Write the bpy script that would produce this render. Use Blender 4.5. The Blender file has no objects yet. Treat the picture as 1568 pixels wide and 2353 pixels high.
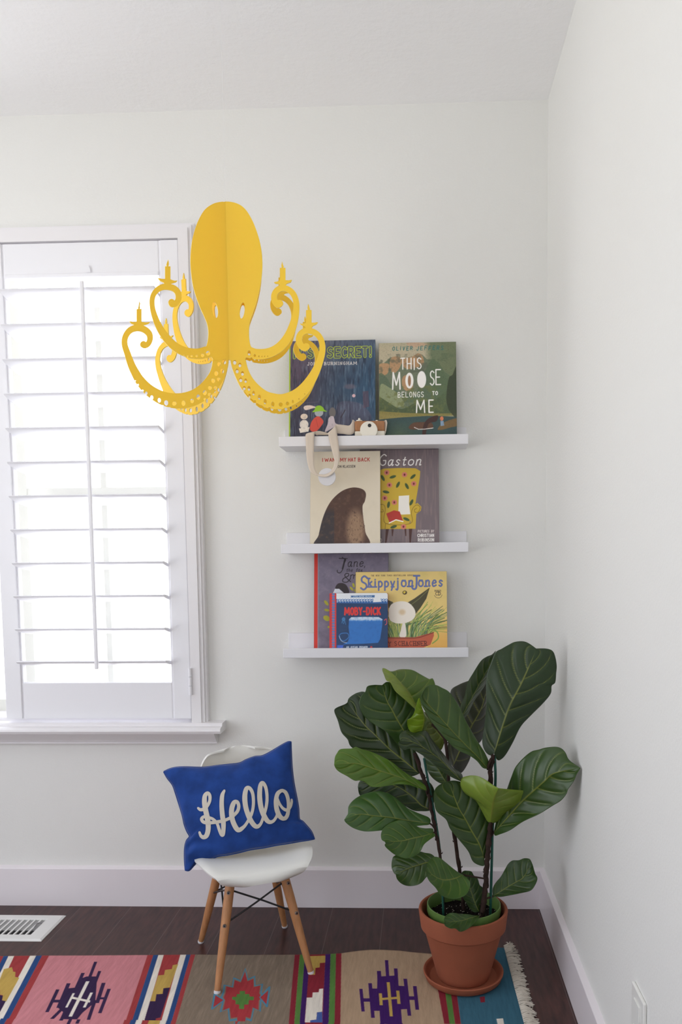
import bpy, bmesh, math, random
import numpy as np
from mathutils import Vector, Matrix
from mathutils.bvhtree import BVHTree

random.seed(7)
rng = np.random.default_rng(11)
scene = bpy.context.scene
col = scene.collection
PI = math.pi

# ------------------------------------------------------------------ camera
F_PX, CX, CY = 1830.35, 899.35, 1417.34
YAW, PITCH, ROLL = -.0372, -.0782, -.0095
CAM = np.array([-.383, -2.4575, 1.1176])
def cam_axes():
    cy, sy, cp, sp = math.cos(YAW), math.sin(YAW), math.cos(PITCH), math.sin(PITCH)
    f = np.array([sy*cp, cy*cp, sp]); r0 = np.array([cy, -sy, 0]); u0 = np.cross(r0, f)
    return math.cos(ROLL)*r0+math.sin(ROLL)*u0, -math.sin(ROLL)*r0+math.cos(ROLL)*u0, f
AR, AU, AF = cam_axes()
cd = bpy.data.cameras.new('camera'); cam = bpy.data.objects.new('camera', cd); col.objects.link(cam)
cd.sensor_fit = 'VERTICAL'; cd.sensor_height = 36; cd.sensor_width = 24
cd.lens = F_PX/2353*36
cd.shift_x = -(CX-784)/2353; cd.shift_y = (CY-1176.5)/2353
cd.clip_start = .05
cam.matrix_world = Matrix(((AR[0], AU[0], -AF[0], CAM[0]), (AR[1], AU[1], -AF[1], CAM[1]), (AR[2], AU[2], -AF[2], CAM[2]), (0, 0, 0, 1)))
scene.camera = cam

# ------------------------------------------------------------------ light
scene.view_settings.view_transform = 'Standard'; scene.view_settings.look = 'None'
scene.view_settings.gamma = 1; scene.view_settings.use_curve_mapping = False
scene.view_settings.exposure = -0.56
SKY = 4.0
w = bpy.data.worlds.new('sky'); scene.world = w; w.use_nodes = True
bg = w.node_tree.nodes['Background']; bg.inputs[0].default_value = (.93, .965, 1, 1); bg.inputs[1].default_value = SKY
# overcast sky above the horizon, a sunlit pale yard below it
_n = w.node_tree.nodes; _l = w.node_tree.links
_tc = _n.new('ShaderNodeTexCoord'); _sp = _n.new('ShaderNodeSeparateXYZ'); _mr = _n.new('ShaderNodeMapRange'); _mx = _n.new('ShaderNodeMix'); _mx.data_type = 'RGBA'
_mr.inputs['From Min'].default_value = -.08; _mr.inputs['From Max'].default_value = .12
_l.new(_tc.outputs['Generated'], _sp.inputs[0]); _l.new(_sp.outputs[2], _mr.inputs['Value']); _l.new(_mr.outputs[0], _mx.inputs[0])
_mx.inputs[6].default_value = (1.54, 1.54, 1.54, 1); _mx.inputs[7].default_value = (1.05, 1.09, 1.2, 1); _l.new(_mx.outputs[2], bg.inputs[0])
try:
    scene.cycles.max_bounces = 14; scene.cycles.diffuse_bounces = 10; scene.cycles.transparent_max_bounces = 16
    scene.cycles.sample_clamp_indirect = 6; scene.cycles.use_denoising = True
except Exception: pass
def portal(name, loc, rot, sx, sz):
    l = bpy.data.lights.new(name, 'AREA'); l.shape = 'RECTANGLE'; l.size = sx; l.size_y = sz
    l.cycles.is_portal = True
    o = bpy.data.objects.new(name, l); col.objects.link(o); o.location = loc; o.rotation_euler = rot
# room dimensions
XL, YF, ZC = -2.8, -4.3, 2.44
W1 = (-2.25, -1.097, .60, 2.06)        # window in the back wall: x0, x1, z0, z1
W2 = (-2.9, -.7, .3, 2.2)        # window in the left wall: y0, y1, z0, z1
W3_FILL = (-2.3, -.8, .7, 2.05)              # unseen opening added behind the camera to fill the back wall with light: x0, x1, z0, z1
portal('window_light', ((W3_FILL[0]+W3_FILL[1])/2, YF-.13, (W3_FILL[2]+W3_FILL[3])/2), (PI/2, 0, 0), W3_FILL[1]-W3_FILL[0], W3_FILL[3]-W3_FILL[2])  # portal of the added fill opening
portal('window_light', ((W1[0]+W1[1])/2, .17, (W1[2]+W1[3])/2), (-PI/2, 0, 0), W1[1]-W1[0], W1[3]-W1[2])
portal('window_light', (XL-.13, (W2[0]+W2[1])/2, (W2[2]+W2[3])/2), (0, -PI/2, 0), W2[3]-W2[2], W2[1]-W2[0])

# ------------------------------------------------------------------ pixel helpers (survey of the photograph)
def ray(x, y): return AF+(x-CX)/F_PX*AR-(y-CY)/F_PX*AU
def onY(x, y, v):
    d = ray(x, y); return CAM+d*((v-CAM[1])/d[1])
def onZ(x, y, v=0):
    d = ray(x, y); return CAM+d*((v-CAM[2])/d[2])
def onX(x, y, v=0):
    d = ray(x, y); return CAM+d*((v-CAM[0])/d[0])
def onP(x, y, p, n):
    d = ray(x, y); return CAM+d*(np.dot(np.asarray(p)-CAM, n)/np.dot(d, n))
CROPS = {'O': (260, 440, 3.01538), 'B1': (630, 760, 3.4087), 'B2': (630, 1000, 3.4087), 'B3': (630, 1250, 3.4087),
         'A': (740, 1450, 2.529), 'H': (360, 1680, 3.6775), 'R': (0, 2050, 2.24), 'S': (600, 2080, 2.3758), 'K': (650, 880, 6.272),
         'P1': (760, 1520, 6.0308), 'P2': (940, 1470, 4.3556), 'P3': (780, 1780, 5.6), 'P4': (960, 1750, 4.126), 'X': (0, 0, 1)}
def cp(c, x, y):
    a, b, s = CROPS[c]; return a+x/s, b+y/s

# ------------------------------------------------------------------ materials
def lin(c):
    c = np.asarray(c, float)/255.; return np.where(c <= .04045, c/12.92, ((c+.055)/1.055)**2.4)
def rgba(c): a = lin(c); return (a[0], a[1], a[2], 1)
def mat(name, c, rough=.5, spec=.5, bump=None, noise=None, metal=0, attr=False, sheen=0, transl=0, coat=0):
    """bump=(scale, strength, distance[, stretch xyz]); noise=(scale, amount[, stretch])"""
    m = bpy.data.materials.new(name); m.use_nodes = True
    nt = m.node_tree; N = nt.nodes; L = nt.links; b = N['Principled BSDF']
    b.inputs['Base Color'].default_value = rgba(c); b.inputs['Roughness'].default_value = rough
    b.inputs['Specular IOR Level'].default_value = spec; b.inputs['Metallic'].default_value = metal
    if sheen: b.inputs['Sheen Weight'].default_value = sheen; b.inputs['Sheen Roughness'].default_value = .4
    if coat: b.inputs['Coat Weight'].default_value = coat; b.inputs['Coat Roughness'].default_value = .15
    tc = N.new('ShaderNodeTexCoord')
    def mapped(st):
        mp = N.new('ShaderNodeMapping'); mp.inputs['Scale'].default_value = st; L.new(tc.outputs['Object'], mp.inputs[0]); return mp.outputs[0]
    src = None
    if attr:
        a = N.new('ShaderNodeAttribute'); a.attribute_name = 'Col'; src = a.outputs['Color']
    if noise:
        n = N.new('ShaderNodeTexNoise'); n.inputs['Scale'].default_value = noise[0]; n.inputs['Detail'].default_value = 5
        L.new(mapped(noise[2] if len(noise) > 2 else (1, 1, 1)), n.inputs['Vector'])
        mr = N.new('ShaderNodeMapRange'); mr.inputs['From Min'].default_value = .3; mr.inputs['From Max'].default_value = .7
        mr.inputs['To Min'].default_value = 1-noise[1]; mr.inputs['To Max'].default_value = 1+noise[1]
        L.new(n.outputs['Fac'], mr.inputs['Value'])
        vm = N.new('ShaderNodeVectorMath'); vm.operation = 'SCALE'
        if src: L.new(src, vm.inputs[0])
        else: vm.inputs[0].default_value = rgba(c)[:3]
        L.new(mr.outputs[0], vm.inputs['Scale']); src = vm.outputs[0]
    if src: L.new(src, b.inputs['Base Color'])
    if bump:
        n = N.new('ShaderNodeTexNoise'); n.inputs['Scale'].default_value = bump[0]; n.inputs['Detail'].default_value = 4
        L.new(mapped(bump[3] if len(bump) > 3 else (1, 1, 1)), n.inputs['Vector'])
        bp = N.new('ShaderNodeBump'); bp.inputs['Strength'].default_value = bump[1]; bp.inputs['Distance'].default_value = bump[2]
        L.new(n.outputs['Fac'], bp.inputs['Height']); L.new(bp.outputs[0], b.inputs['Normal'])
    if transl:
        t = N.new('ShaderNodeBsdfTranslucent'); t.inputs[0].default_value = rgba(c)
        if src: L.new(src, t.inputs[0])
        mx = N.new('ShaderNodeMixShader'); mx.inputs[0].default_value = transl
        L.new(b.outputs[0], mx.inputs[1]); L.new(t.outputs[0], mx.inputs[2]); L.new(mx.outputs[0], N['Material Output'].inputs[0])
    return m
M = {}
M['wall'] = mat('wall_paint', (229, 229, 226), .75, .25, bump=(170, .5, .0016))
M['ceil'] = mat('ceiling_paint', (248, 248, 249), .8, .2, bump=(42, .55, .003))
M['trim'] = mat('white_trim', (232, 230, 232), .35, .5)
M['base_trim'] = mat('baseboard_paint', (232, 226, 230), .35, .5)
M['shutter'] = mat('shutter_white', (236, 236, 240), .4, .4)
M['shelf'] = mat('shelf_white', (228, 228, 232), .4, .4)
M['yellow'] = mat('yellow_card', (255, 223, 66), .4, .5, transl=.3)
M['yellow_edge'] = mat('pale_cut_edge', (248, 226, 130), .6, .3)
M['plastic'] = mat('white_plastic', (232, 232, 228), .3, .5)
M['wood'] = mat('beech_wood', (180, 128, 86), .45, .4, noise=(14, .13, (9, 9, .8)), bump=(60, .15, .0004, (6, 6, .6)))
M['black'] = mat('black_wire', (22, 22, 26), .4, .5)
M['steel'] = mat('screw_steel', (170, 170, 172), .3, .5, metal=1)
M['glide'] = mat('glide_plastic', (222, 222, 226), .4)
M['velvet'] = mat('blue_velvet', (32, 64, 132), .85, .15, noise=(26, .22), bump=(420, .25, .0005), sheen=.25)
M['felt'] = mat('cream_felt', (205, 198, 186), .9, .1, bump=(500, .4, .0006))
M['linen'] = mat('cream_backing', (205, 190, 168), .9, .1, bump=(500, .3, .0006))
M['terra'] = mat('terracotta', (150, 86, 63), .8, .2, noise=(9, .1), bump=(160, .12, .0008))
M['green_pot'] = mat('green_plastic', (90, 120, 60), .4, .4)
M['soil'] = mat('potting_soil', (26, 20, 18), .95, .1, noise=(160, .5), bump=(120, 1, .008))
M['perlite'] = mat('perlite', (190, 185, 170), .9)
M['bark'] = mat('stem_bark', (54, 39, 34), .8, .2, noise=(60, .35), bump=(120, .6, .002))
M['stake'] = mat('green_stake', (24, 78, 66), .45, .4)
M['leaf'] = mat('leaf', (60, 90, 40), .36, .45, attr=True, bump=(60, .12, .0015))
M['print'] = mat('printed_cover', (200, 200, 200), .42, .4, attr=True)
M['pages'] = mat('book_pages', (225, 218, 200), .8, .2)
M['rug'] = mat('woven_rug', (200, 150, 150), .95, .1, attr=True, noise=(130, .10, (1, .12, 1)), bump=(260, .6, .0012, (1, .25, 1)))
M['fringe'] = mat('cotton_fringe', (205, 198, 186), .95, .1, bump=(400, .4, .0006))
M['strap'] = mat('cotton_strap', (214, 202, 188), .9, .1, bump=(500, .4, .0005, (1, 1, .1)))
M['toywood'] = mat('toy_wood', (168, 120, 84), .5, .3, noise=(30, .12, (12, 1, 1)))
M['toywhite'] = mat('toy_white', (232, 228, 216), .45, .4)
M['cap'] = mat('cap_white', (224, 224, 228), .35, .4, transl=.15)
M['dark'] = mat('recess_shade', (28, 28, 30), .8)  # near-black standing in for the shade inside the duct
M['vent'] = mat('vent_enamel', (226, 226, 224), .35, .5)
M['blade'] = mat('damper_grey', (150, 150, 150), .5)
M['sash_grey'] = mat('outdoor_frame', (214, 214, 206), .5)  # plain grey-white of the outdoor sash

# glass: mostly clear with a weak reflection
g = bpy.data.materials.new('window_glass'); g.use_nodes = True; nt = g.node_tree
nt.nodes.remove(nt.nodes['Principled BSDF'])
t = nt.nodes.new('ShaderNodeBsdfTransparent'); gl = nt.nodes.new('ShaderNodeBsdfGlossy'); gl.inputs['Roughness'].default_value = .02
mx = nt.nodes.new('ShaderNodeMixShader'); mx.inputs[0].default_value = .05
nt.links.new(t.outputs[0], mx.inputs[1]); nt.links.new(gl.outputs[0], mx.inputs[2]); nt.links.new(mx.outputs[0], nt.nodes['Material Output'].inputs[0])
M['glass'] = g
# nylon thread
M['nylon'] = mat('nylon_thread', (235, 235, 235), .3)
# dark plank floor
def floor_mat():
    m = bpy.data.materials.new('dark_wood_floor'); m.use_nodes = True; nt = m.node_tree; N = nt.nodes; L = nt.links; b = N['Principled BSDF']
    tc = N.new('ShaderNodeTexCoord'); sx = N.new('ShaderNodeSeparateXYZ'); L.new(tc.outputs['Object'], sx.inputs[0])
    def math_(op, a, bb=None):
        n = N.new('ShaderNodeMath'); n.operation = op
        for i, v in enumerate((a, bb)):
            if v is None: continue
            if isinstance(v, (int, float)): n.inputs[i].default_value = v
            else: L.new(v, n.inputs[i])
        return n.outputs[0]
    q = math_('DIVIDE', math_('ADD', sx.outputs[0], .668+.162*40), .162)      # boards .162 m wide running away from the camera
    fr = math_('FRACT', q); idx = math_('FLOOR', q)
    d = math_('MINIMUM', fr, math_('SUBTRACT', 1, fr)); seam = math_('LESS_THAN', d, .006)
    wn = N.new('ShaderNodeTexWhiteNoise'); wn.noise_dimensions = '1D'; L.new(idx, wn.inputs['W'])
    mp = N.new('ShaderNodeMapping'); mp.inputs['Scale'].default_value = (9, 1.3, 1); L.new(tc.outputs['Object'], mp.inputs[0])
    ns = N.new('ShaderNodeTexNoise'); ns.inputs['Scale'].default_value = 9; ns.inputs['Detail'].default_value = 7; L.new(mp.outputs[0], ns.inputs['Vector'])
    cr = N.new('ShaderNodeValToRGB'); cr.color_ramp.elements[0].position = .3; cr.color_ramp.elements[0].color = rgba((48, 27, 26))
    cr.color_ramp.elements[1].position = .75; cr.color_ramp.elements[1].color = rgba((82, 50, 45)); L.new(ns.outputs['Fac'], cr.inputs[0])
    vm = N.new('ShaderNodeVectorMath'); vm.operation = 'SCALE'; L.new(cr.outputs[0], vm.inputs[0])
    L.new(math_('ADD', math_('MULTIPLY', wn.outputs['Value'], .3), .82), vm.inputs['Scale'])
    mx = N.new('ShaderNodeMix'); mx.data_type = 'RGBA'; L.new(seam, mx.inputs[0]); L.new(vm.outputs[0], mx.inputs[6]); mx.inputs[7].default_value = rgba((96, 76, 74))
    L.new(mx.outputs[2], b.inputs['Base Color']); b.inputs['Roughness'].default_value = .38; b.inputs['Specular IOR Level'].default_value = .4
    bp = N.new('ShaderNodeBump'); bp.inputs['Strength'].default_value = .25; bp.inputs['Distance'].default_value = .001
    L.new(math_('SUBTRACT', ns.outputs['Fac'], seam), bp.inputs['Height']); L.new(bp.outputs[0], b.inputs['Normal'])
    return m
M['floor'] = floor_mat()

# ------------------------------------------------------------------ object helpers
def offset(o):
    v = Vector((0, 0, 0))
    while o is not None: v += o.location; o = o.parent
    return v
def tag(o, label=None, cat=None, group=None, kind=None):
    if label: o['label'] = label
    if cat: o['category'] = cat
    if group: o['group'] = group
    if kind: o['kind'] = kind
    return o
def thing(name, loc, label=None, cat=None, group=None, kind=None, rot=None):
    o = bpy.data.objects.new(name, None); col.objects.link(o); o.location = loc; o.empty_display_size = .05
    if rot: o.rotation_euler = rot
    return tag(o, label, cat, group, kind)
def obj(name, me, mats, parent=None, local=False, smooth=None, loc=None):
    """mesh given in world coordinates (or in the parent's own frame with local=True)"""
    if not isinstance(mats, (list, tuple)): mats = [mats]
    for m in mats: me.materials.append(m)
    o = bpy.data.objects.new(name, me); col.objects.link(o)
    if parent is not None:
        o.parent = parent
        if not local: me.transform(Matrix.Translation(-offset(parent)))
    elif loc is not None:
        me.transform(Matrix.Translation(-Vector(loc))); o.location = loc
    if smooth is not None:
        me.polygons.foreach_set('use_smooth', [True]*len(me.polygons))
        if smooth < 3: me.set_sharp_from_angle(angle=smooth)
    return o
def pyd(verts, faces, midx=None):
    me = bpy.data.meshes.new('m'); me.from_pydata([tuple(map(float, v)) for v in verts], [], [tuple(map(int, f)) for f in faces])
    if midx is not None: me.polygons.foreach_set('material_index', midx)
    me.update(); return me
class MB:
    def __init__(s): s.v = []; s.f = []; s.m = []
    def add(s, v, f, m=0):
        k = len(s.v); s.v += [tuple(map(float, p)) for p in v]; s.f += [tuple(i+k for i in q) for q in f]; s.m += [m]*len(f); return s
    def box(s, x0, x1, y0, y1, z0, z1, m=0, b=0, T=None):
        if b:
            bm = bmesh.new(); bmesh.ops.create_cube(bm, size=1)
            for v in bm.verts: v.co = Vector(((x0+x1)/2+v.co.x*(x1-x0), (y0+y1)/2+v.co.y*(y1-y0), (z0+z1)/2+v.co.z*(z1-z0)))
            bmesh.ops.bevel(bm, geom=bm.edges[:], offset=b, segments=2, affect='EDGES', profile=.5)
            bm.verts.index_update(); vs = [v.co.copy() for v in bm.verts]; fs = [tuple(v.index for v in f.verts) for f in bm.faces]; bm.free()
        else:
            vs = [Vector(p) for p in ((x0, y0, z0), (x1, y0, z0), (x1, y1, z0), (x0, y1, z0), (x0, y0, z1), (x1, y0, z1), (x1, y1, z1), (x0, y1, z1))]
            fs = [(0, 3, 2, 1), (4, 5, 6, 7), (0, 1, 5, 4), (1, 2, 6, 5), (2, 3, 7, 6), (3, 0, 4, 7)]
        if T is not None: vs = [T @ v for v in vs]
        return s.add(vs, fs, m)
    def tube(s, pts, r, n=10, m=0, cap=True):
        pts = [Vector(tuple(map(float, p))) for p in pts]; rs = r if isinstance(r, (list, tuple)) else [r]*len(pts)
        V = []; F = []; up = None
        for i, p in enumerate(pts):
            d = (pts[min(i+1, len(pts)-1)]-pts[max(i-1, 0)]).normalized()
            if up is None: up = d.orthogonal().normalized()
            up = (up-d*up.dot(d)).normalized(); sd = d.cross(up)
            for k in range(n):
                a = 2*PI*k/n; V.append(p+(up*math.cos(a)+sd*math.sin(a))*rs[i])
        for i in range(len(pts)-1):
            for k in range(n): a = i*n+k; b2 = i*n+(k+1) % n; F.append((a, b2, b2+n, a+n))
        if cap: F.append(tuple(range(n))[::-1]); F.append(tuple(range((len(pts)-1)*n, len(pts)*n)))
        return s.add(V, F, m)
    def lathe(s, prof, c, n=48, m=0, closed=False):
        V = []; F = []
        for r, z in prof:
            for k in range(n): a = 2*PI*k/n; V.append((c[0]+r*math.cos(a), c[1]+r*math.sin(a), c[2]+z))
        P = len(prof)
        for i in range(P if closed else P-1):
            j = (i+1) % P
            for k in range(n): F.append((i*n+k, i*n+(k+1) % n, j*n+(k+1) % n, j*n+k))
        if not closed: F.append(tuple(range(n))[::-1]); F.append(tuple(range((P-1)*n, P*n)))
        return s.add(V, F, m)
    def mesh(s):
        me = pyd(s.v, s.f, s.m); bm = bmesh.new(); bm.from_mesh(me); bmesh.ops.recalc_face_normals(bm, faces=bm.faces); bm.to_mesh(me); bm.free(); return me
def smooth_pts(P, n=8, closed=False):
    """Catmull-Rom through points of any dimension"""
    P = np.asarray(P, float); out = []; N = len(P)
    for i in range(N if closed else N-1):
        if closed: a, b, c, d = P[(i-1) % N], P[i], P[(i+1) % N], P[(i+2) % N]
        else: a, b, c, d = P[max(i-1, 0)], P[i], P[i+1], P[min(i+2, N-1)]
        for k in range(n):
            t = k/n; out.append(.5*((2*b)+(c-a)*t+(2*a-5*b+4*c-d)*t*t+(3*b-a-3*c+d)*t**3))
    if not closed: out.append(P[-1])
    return np.array(out)
def resample(P, n):
    P = np.asarray(P, float); s = np.r_[0, np.cumsum(np.linalg.norm(np.diff(P[:, :2], axis=0), axis=1))]
    t = np.linspace(0, s[-1], n); return np.stack([np.interp(t, s, P[:, k]) for k in range(P.shape[1])], 1)
def grid_mesh(P, colors=None, flip=False, thick=None):
    """P: (ny,nx,3) points -> mesh; thick: displacement vectors for a back layer closing the sheet"""
    ny, nx = P.shape[:2]; idx = np.arange(ny*nx).reshape(ny, nx)
    F = np.stack([idx[:-1, :-1], idx[:-1, 1:], idx[1:, 1:], idx[1:, :-1]], -1).reshape(-1, 4)
    V = P.reshape(-1, 3)
    if flip: F = F[:, ::-1]
    if thick is not None:
        k = len(V); rim = np.r_[idx[0, :], idx[1:, -1], idx[-1, -2::-1], idx[-2:0:-1, 0]]; nx2 = np.roll(rim, -1)
        side = np.stack([nx2, rim, rim+k, nx2+k], -1)
        if flip: side = side[:, ::-1]
        F = np.concatenate([F, F[:, ::-1]+k, side]); V = np.concatenate([V, V+np.broadcast_to(thick, P.shape).reshape(-1, 3)])
        if colors is not None: colors = np.concatenate([colors.reshape(-1, 3), colors.reshape(-1, 3)])
    me = bpy.data.meshes.new('m')
    me.vertices.add(len(V)); me.vertices.foreach_set('co', V.astype(np.float32).ravel())
    me.loops.add(F.size); me.loops.foreach_set('vertex_index', F.astype(np.int32).ravel())
    me.polygons.add(len(F)); me.polygons.foreach_set('loop_start', np.arange(0, F.size, 4, dtype=np.int32)); me.polygons.foreach_set('loop_total', np.full(len(F), 4, np.int32))
    me.update(calc_edges=True); me.validate()
    if colors is not None: set_col(me, colors)
    return me
def set_col(me, colors):
    c = lin(colors.reshape(-1, 3)); a = me.color_attributes.new('Col', 'FLOAT_COLOR', 'POINT')
    a.data.foreach_set('color', np.c_[c, np.ones(len(c))].astype(np.float32).ravel())

# ------------------------------------------------------------------ the room
def struct(name, mb, m, parent=None): 
    o = obj(name, mb.mesh(), m, parent)
    if parent is None: o['kind'] = 'structure'
    return o
struct('floor', MB().box(XL, 0, YF, 0, -.1, 0), M['floor'])
struct('ceiling', MB().box(XL-.12, .12, YF-.12, .16, ZC, ZC+.1), M['ceil'])
def holed(name, axis, a0, a1, t0, t1, w):
    b = MB(); u0, u1, z0, z1 = w
    for r in ((a0, u0, 0, ZC), (u1, a1, 0, ZC), (u0, u1, 0, z0), (u0, u1, z1, ZC)):
        if axis == 'x': b.box(r[0], r[1], t0, t1, r[2], r[3])
        else: b.box(t0, t1, r[0], r[1], r[2], r[3])
    struct(name, b, M['wall'])
holed('wall_back', 'x', XL-.12, .12, 0, .16, W1)
holed('wall_left', 'y', YF-.12, 0, XL-.12, XL, W2)
holed('wall_front', 'x', XL, 0, YF-.12, YF, W3_FILL)
struct('wall_right', MB().box(0, .12, YF-.12, 0, 0, ZC), M['wall'])
def base(name, prof_pts, a, b):
    """baseboard: profile (distance from wall, z) swept from a to b; d = inward normal"""
    a = Vector(a); b = Vector(b); t = (b-a).normalized(); n = Vector((-t.y, t.x, 0))
    V = [a+n*p+Vector((0, 0, z)) for p, z in prof_pts]+[b+n*p+Vector((0, 0, z)) for p, z in prof_pts]; k = len(prof_pts)
    Fc = [(i, (i+1) % k, (i+1) % k+k, i+k) for i in range(k)]+[tuple(range(k))[::-1], tuple(range(k, 2*k))]
    o = obj(name, pyd(V, Fc), M['base_trim']); o['kind'] = 'structure'
    bm = bmesh.new(); bm.from_mesh(o.data); bmesh.ops.recalc_face_normals(bm, faces=bm.faces); bm.to_mesh(o.data); bm.free()
BP = [(0, 0), (.015, 0), (.015, .1215), (.0142, .1230), (.0125, .1240), (0, .1285)]
base('baseboard_back', BP, (0, 0, 0), (XL, 0, 0))
base('baseboard_right', BP, (0, YF, 0), (0, -.015, 0))
base('baseboard_left', BP, (XL, -.015, 0), (XL, YF, 0))

# ---- the window
win = thing('window_1', ((W1[0]+W1[1])/2, 0, W1[2]), kind='structure')
x0, x1, z0, z1 = W1
b = MB()
def casing_ring(b, o, yf, yb, x0, x1, z0, z1, bot):
    """flat ring on three sides, mitred, o=(inner, outer) growth"""
    i, u = o
    q = [((x1+i, z0), (x1+u, z0), (x1+u, z1+u), (x1+i, z1+i)), ((x1+i, z1+i), (x1+u, z1+u), (x0-u, z1+u), (x0-i, z1+i)), ((x0-i, z1+i), (x0-u, z1+u), (x0-u, z0), (x0-i, z0))]
    for s in q:
        V = [(p[0], yf, p[1]) for p in s]+[(p[0], yb, p[1]) for p in s]
        b.add(V, [(0, 1, 2, 3), (7, 6, 5, 4), (0, 4, 5, 1), (1, 5, 6, 2), (2, 6, 7, 3), (3, 7, 4, 0)])
casing_ring(b, (.0, .030), -.038, 0, x0, x1, z0+.0, z1, 0)
casing_ring(b, (.030, .040), -.032, 0, x0, x1, z0+.0, z1, 0)
casing_ring(b, (.040, .047), -.024, 0, x0, x1, z0+.0, z1, 0)
struct('window_casing', b, M['trim'], win)
b = MB()   # jamb lining and outdoor sash with mullions
b.box(x0, x0+.012, 0, .15, z0, z1).box(x1-.012, x1, 0, .15, z0, z1).box(x0, x1, 0, .15, z1-.012, z1).box(x0, x1, 0, .15, z0, z0+.012)
struct('window_jamb', b, M['trim'], win)
b = MB()
for xa, xb in ((x0+.012, x0+.05), (x1-.05, x1-.012), (-1.703, -1.66)): b.box(xa, xb, .11, .14, z0, z1)
for za, zb in ((z0, z0+.05), (z1-.05, z1)): b.box(x0, x1, .108, .142, za, zb)
for xa in (-1.408, -1.955): b.box(xa-.009, xa+.009, .114, .134, z0, z1)
for za in (1.33,): b.box(x0, x1, .112, .137, za-.012, za+.012)
struct('window_sash', b, M['sash_grey'], win)
struct('window_pane', MB().box(x0+.012, x1-.012, .122, .126, z0+.02, z1-.02), M['glass'], win)
# sill: stool with a rounded nose, and a moulded apron beneath
b = MB()
def swept_x(b, prof, xa, xb, inset=0):
    k = len(prof); V = [(xa-inset*0, y, z) for y, z in prof]+[(xb, y, z) for y, z in prof]
    b.add(V, [(i, i+k, (i+1) % k+k, (i+1) % k) for i in range(k)]+[tuple(range(k)), tuple(range(k, 2*k))[::-1]])
swept_x(b, [(0, .602), (-.045, .602), (-.050, .598), (-.050, .594), (-.068, .592), (-.0745, .588), (-.076, .582), (-.072, .574), (0, .574)], x0-.095, x1+.098)
struct('window_sill', b, M['trim'], win)
b = MB()
swept_x(b, [(0, .574), (-.052, .574), (-.050, .566), (-.040, .556), (-.030, .546), (-.026, .540), (-.018, .538), (-.018, .531), (0, .531)], x0-.07, x1+.072)
struct('window_apron', b, M['trim'], win)
for n_, wv in ((2, W2), (3, W3_FILL)):  # the third is the invented fill opening behind the camera
    wn_ = thing('window_%d' % n_, (XL, (wv[0]+wv[1])/2, wv[2]) if n_ == 2 else ((wv[0]+wv[1])/2, YF, wv[2]), kind='structure')
    b = MB(); a0, a1, c0, c1 = wv
    for r in ((a0, a0+.06, c0, c1), (a1-.06, a1, c0, c1), (a0, a1, c0, c0+.06), (a0, a1, c1-.06, c1), ((a0+a1)/2-.03, (a0+a1)/2+.03, c0, c1)):
        if n_ == 2: b.box(XL-.1, XL-.05, r[0], r[1], r[2], r[3])
        else: b.box(r[0], r[1], YF-.1, YF-.05, r[2], r[3])
    struct('window_frame', b, M['trim'], wn_)

# ---- plantation shutter
PX0, PX1 = -1.685, -1.0985
sh = thing('window_shutter', (PX1, -.02, .614), 'white louvered shutter panel hinged in the window frame, slats open, tilt rod in front', 'shutter')
LX0, LX1, ZR0, ZR1 = -1.634, -1.152, .727, 1.958
for a_, b_ in ((PX0, LX0), (LX1, PX1)):
    m_ = MB().box(a_, b_, -.036, -.006, .614, 2.056, b=.002)
    if a_ == PX0: m_.box(b_-.001, b_+.006, -.031, -.010, .614, 2.056)
    else: m_.box(a_-.006, a_+.001, -.031, -.010, .614, 2.056)
    obj('stile', m_.mesh(), M['shutter'], sh)
r_ = MB().box(LX0+.006, LX1-.006, -.033, -.008, ZR1, 2.056, b=.002)
r_.box(LX0+.006, LX1-.006, -.037, -.010, ZR1-.003, ZR1+.009, b=.003)
for k in range(1): r_.add(*(lambda pts: (pts, [tuple(range(len(pts)))]))([( -1.372+.009*math.cos(a), -.0385, ZR1+.009+.020*math.sin(a)) for a in np.linspace(0, PI, 14)]))
obj('rail', r_.mesh(), M['shutter'], sh)
obj('rail', MB().box(LX0+.006, LX1-.006, -.033, -.008, .614, ZR0, b=.002).mesh(), M['shutter'], sh)
TL = math.radians(11)
lv = MB(); prof = []
for k in range(20):
    a = 2*PI*k/20; yy = .057*math.cos(a); zz = .0058*math.copysign(abs(math.sin(a))**.68, math.sin(a))
    prof.append((-(yy*math.cos(TL)), yy*math.sin(TL)+zz))
k_ = len(prof); LXa, LXb = LX0+.009, LX1-.009
lv.add([(LXa, y, z) for y, z in prof]+[(LXb, y, z) for y, z in prof], [(i, i+k_, (i+1) % k_+k_, (i+1) % k_) for i in range(k_)]+[tuple(range(k_)), tuple(range(k_, 2*k_))[::-1]])
for xx in (LXa-.004, LXb-.001): lv.box(xx, xx+.005, -.004, .004, -.004, .004)
lm = lv.mesh(); lm.materials.append(M['shutter'])
bm = bmesh.new(); bm.from_mesh(lm); bmesh.ops.recalc_face_normals(bm, faces=bm.faces); bm.to_mesh(lm); bm.free()
lm.polygons.foreach_set('use_smooth', [True]*len(lm.polygons)); lm.set_sharp_from_angle(angle=.7)
for i in range(12):
    o = bpy.data.objects.new('louver', lm); col.objects.link(o); o.parent = sh
    o.location = Vector((0, -.020, 1.899-.101*i))-sh.location
rod = MB().box(-1.3755, -1.3645, -.092, -.082, .778, 1.925, b=.0025)
for i in range(12): rod.box(-1.371, -1.369, -.083, -.074, 1.909-.101*i-.001, 1.909-.101*i+.001)
obj('tilt_rod', rod.mesh(), M['shutter'], sh)
h_ = MB()
for k in range(3): h_.tube([(PX1+.0015, -.0425, .690+.0285*k), (PX1+.0015, -.0425, .690+.0275*(k+1)+.0005*k)], .0052, 12)
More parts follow.
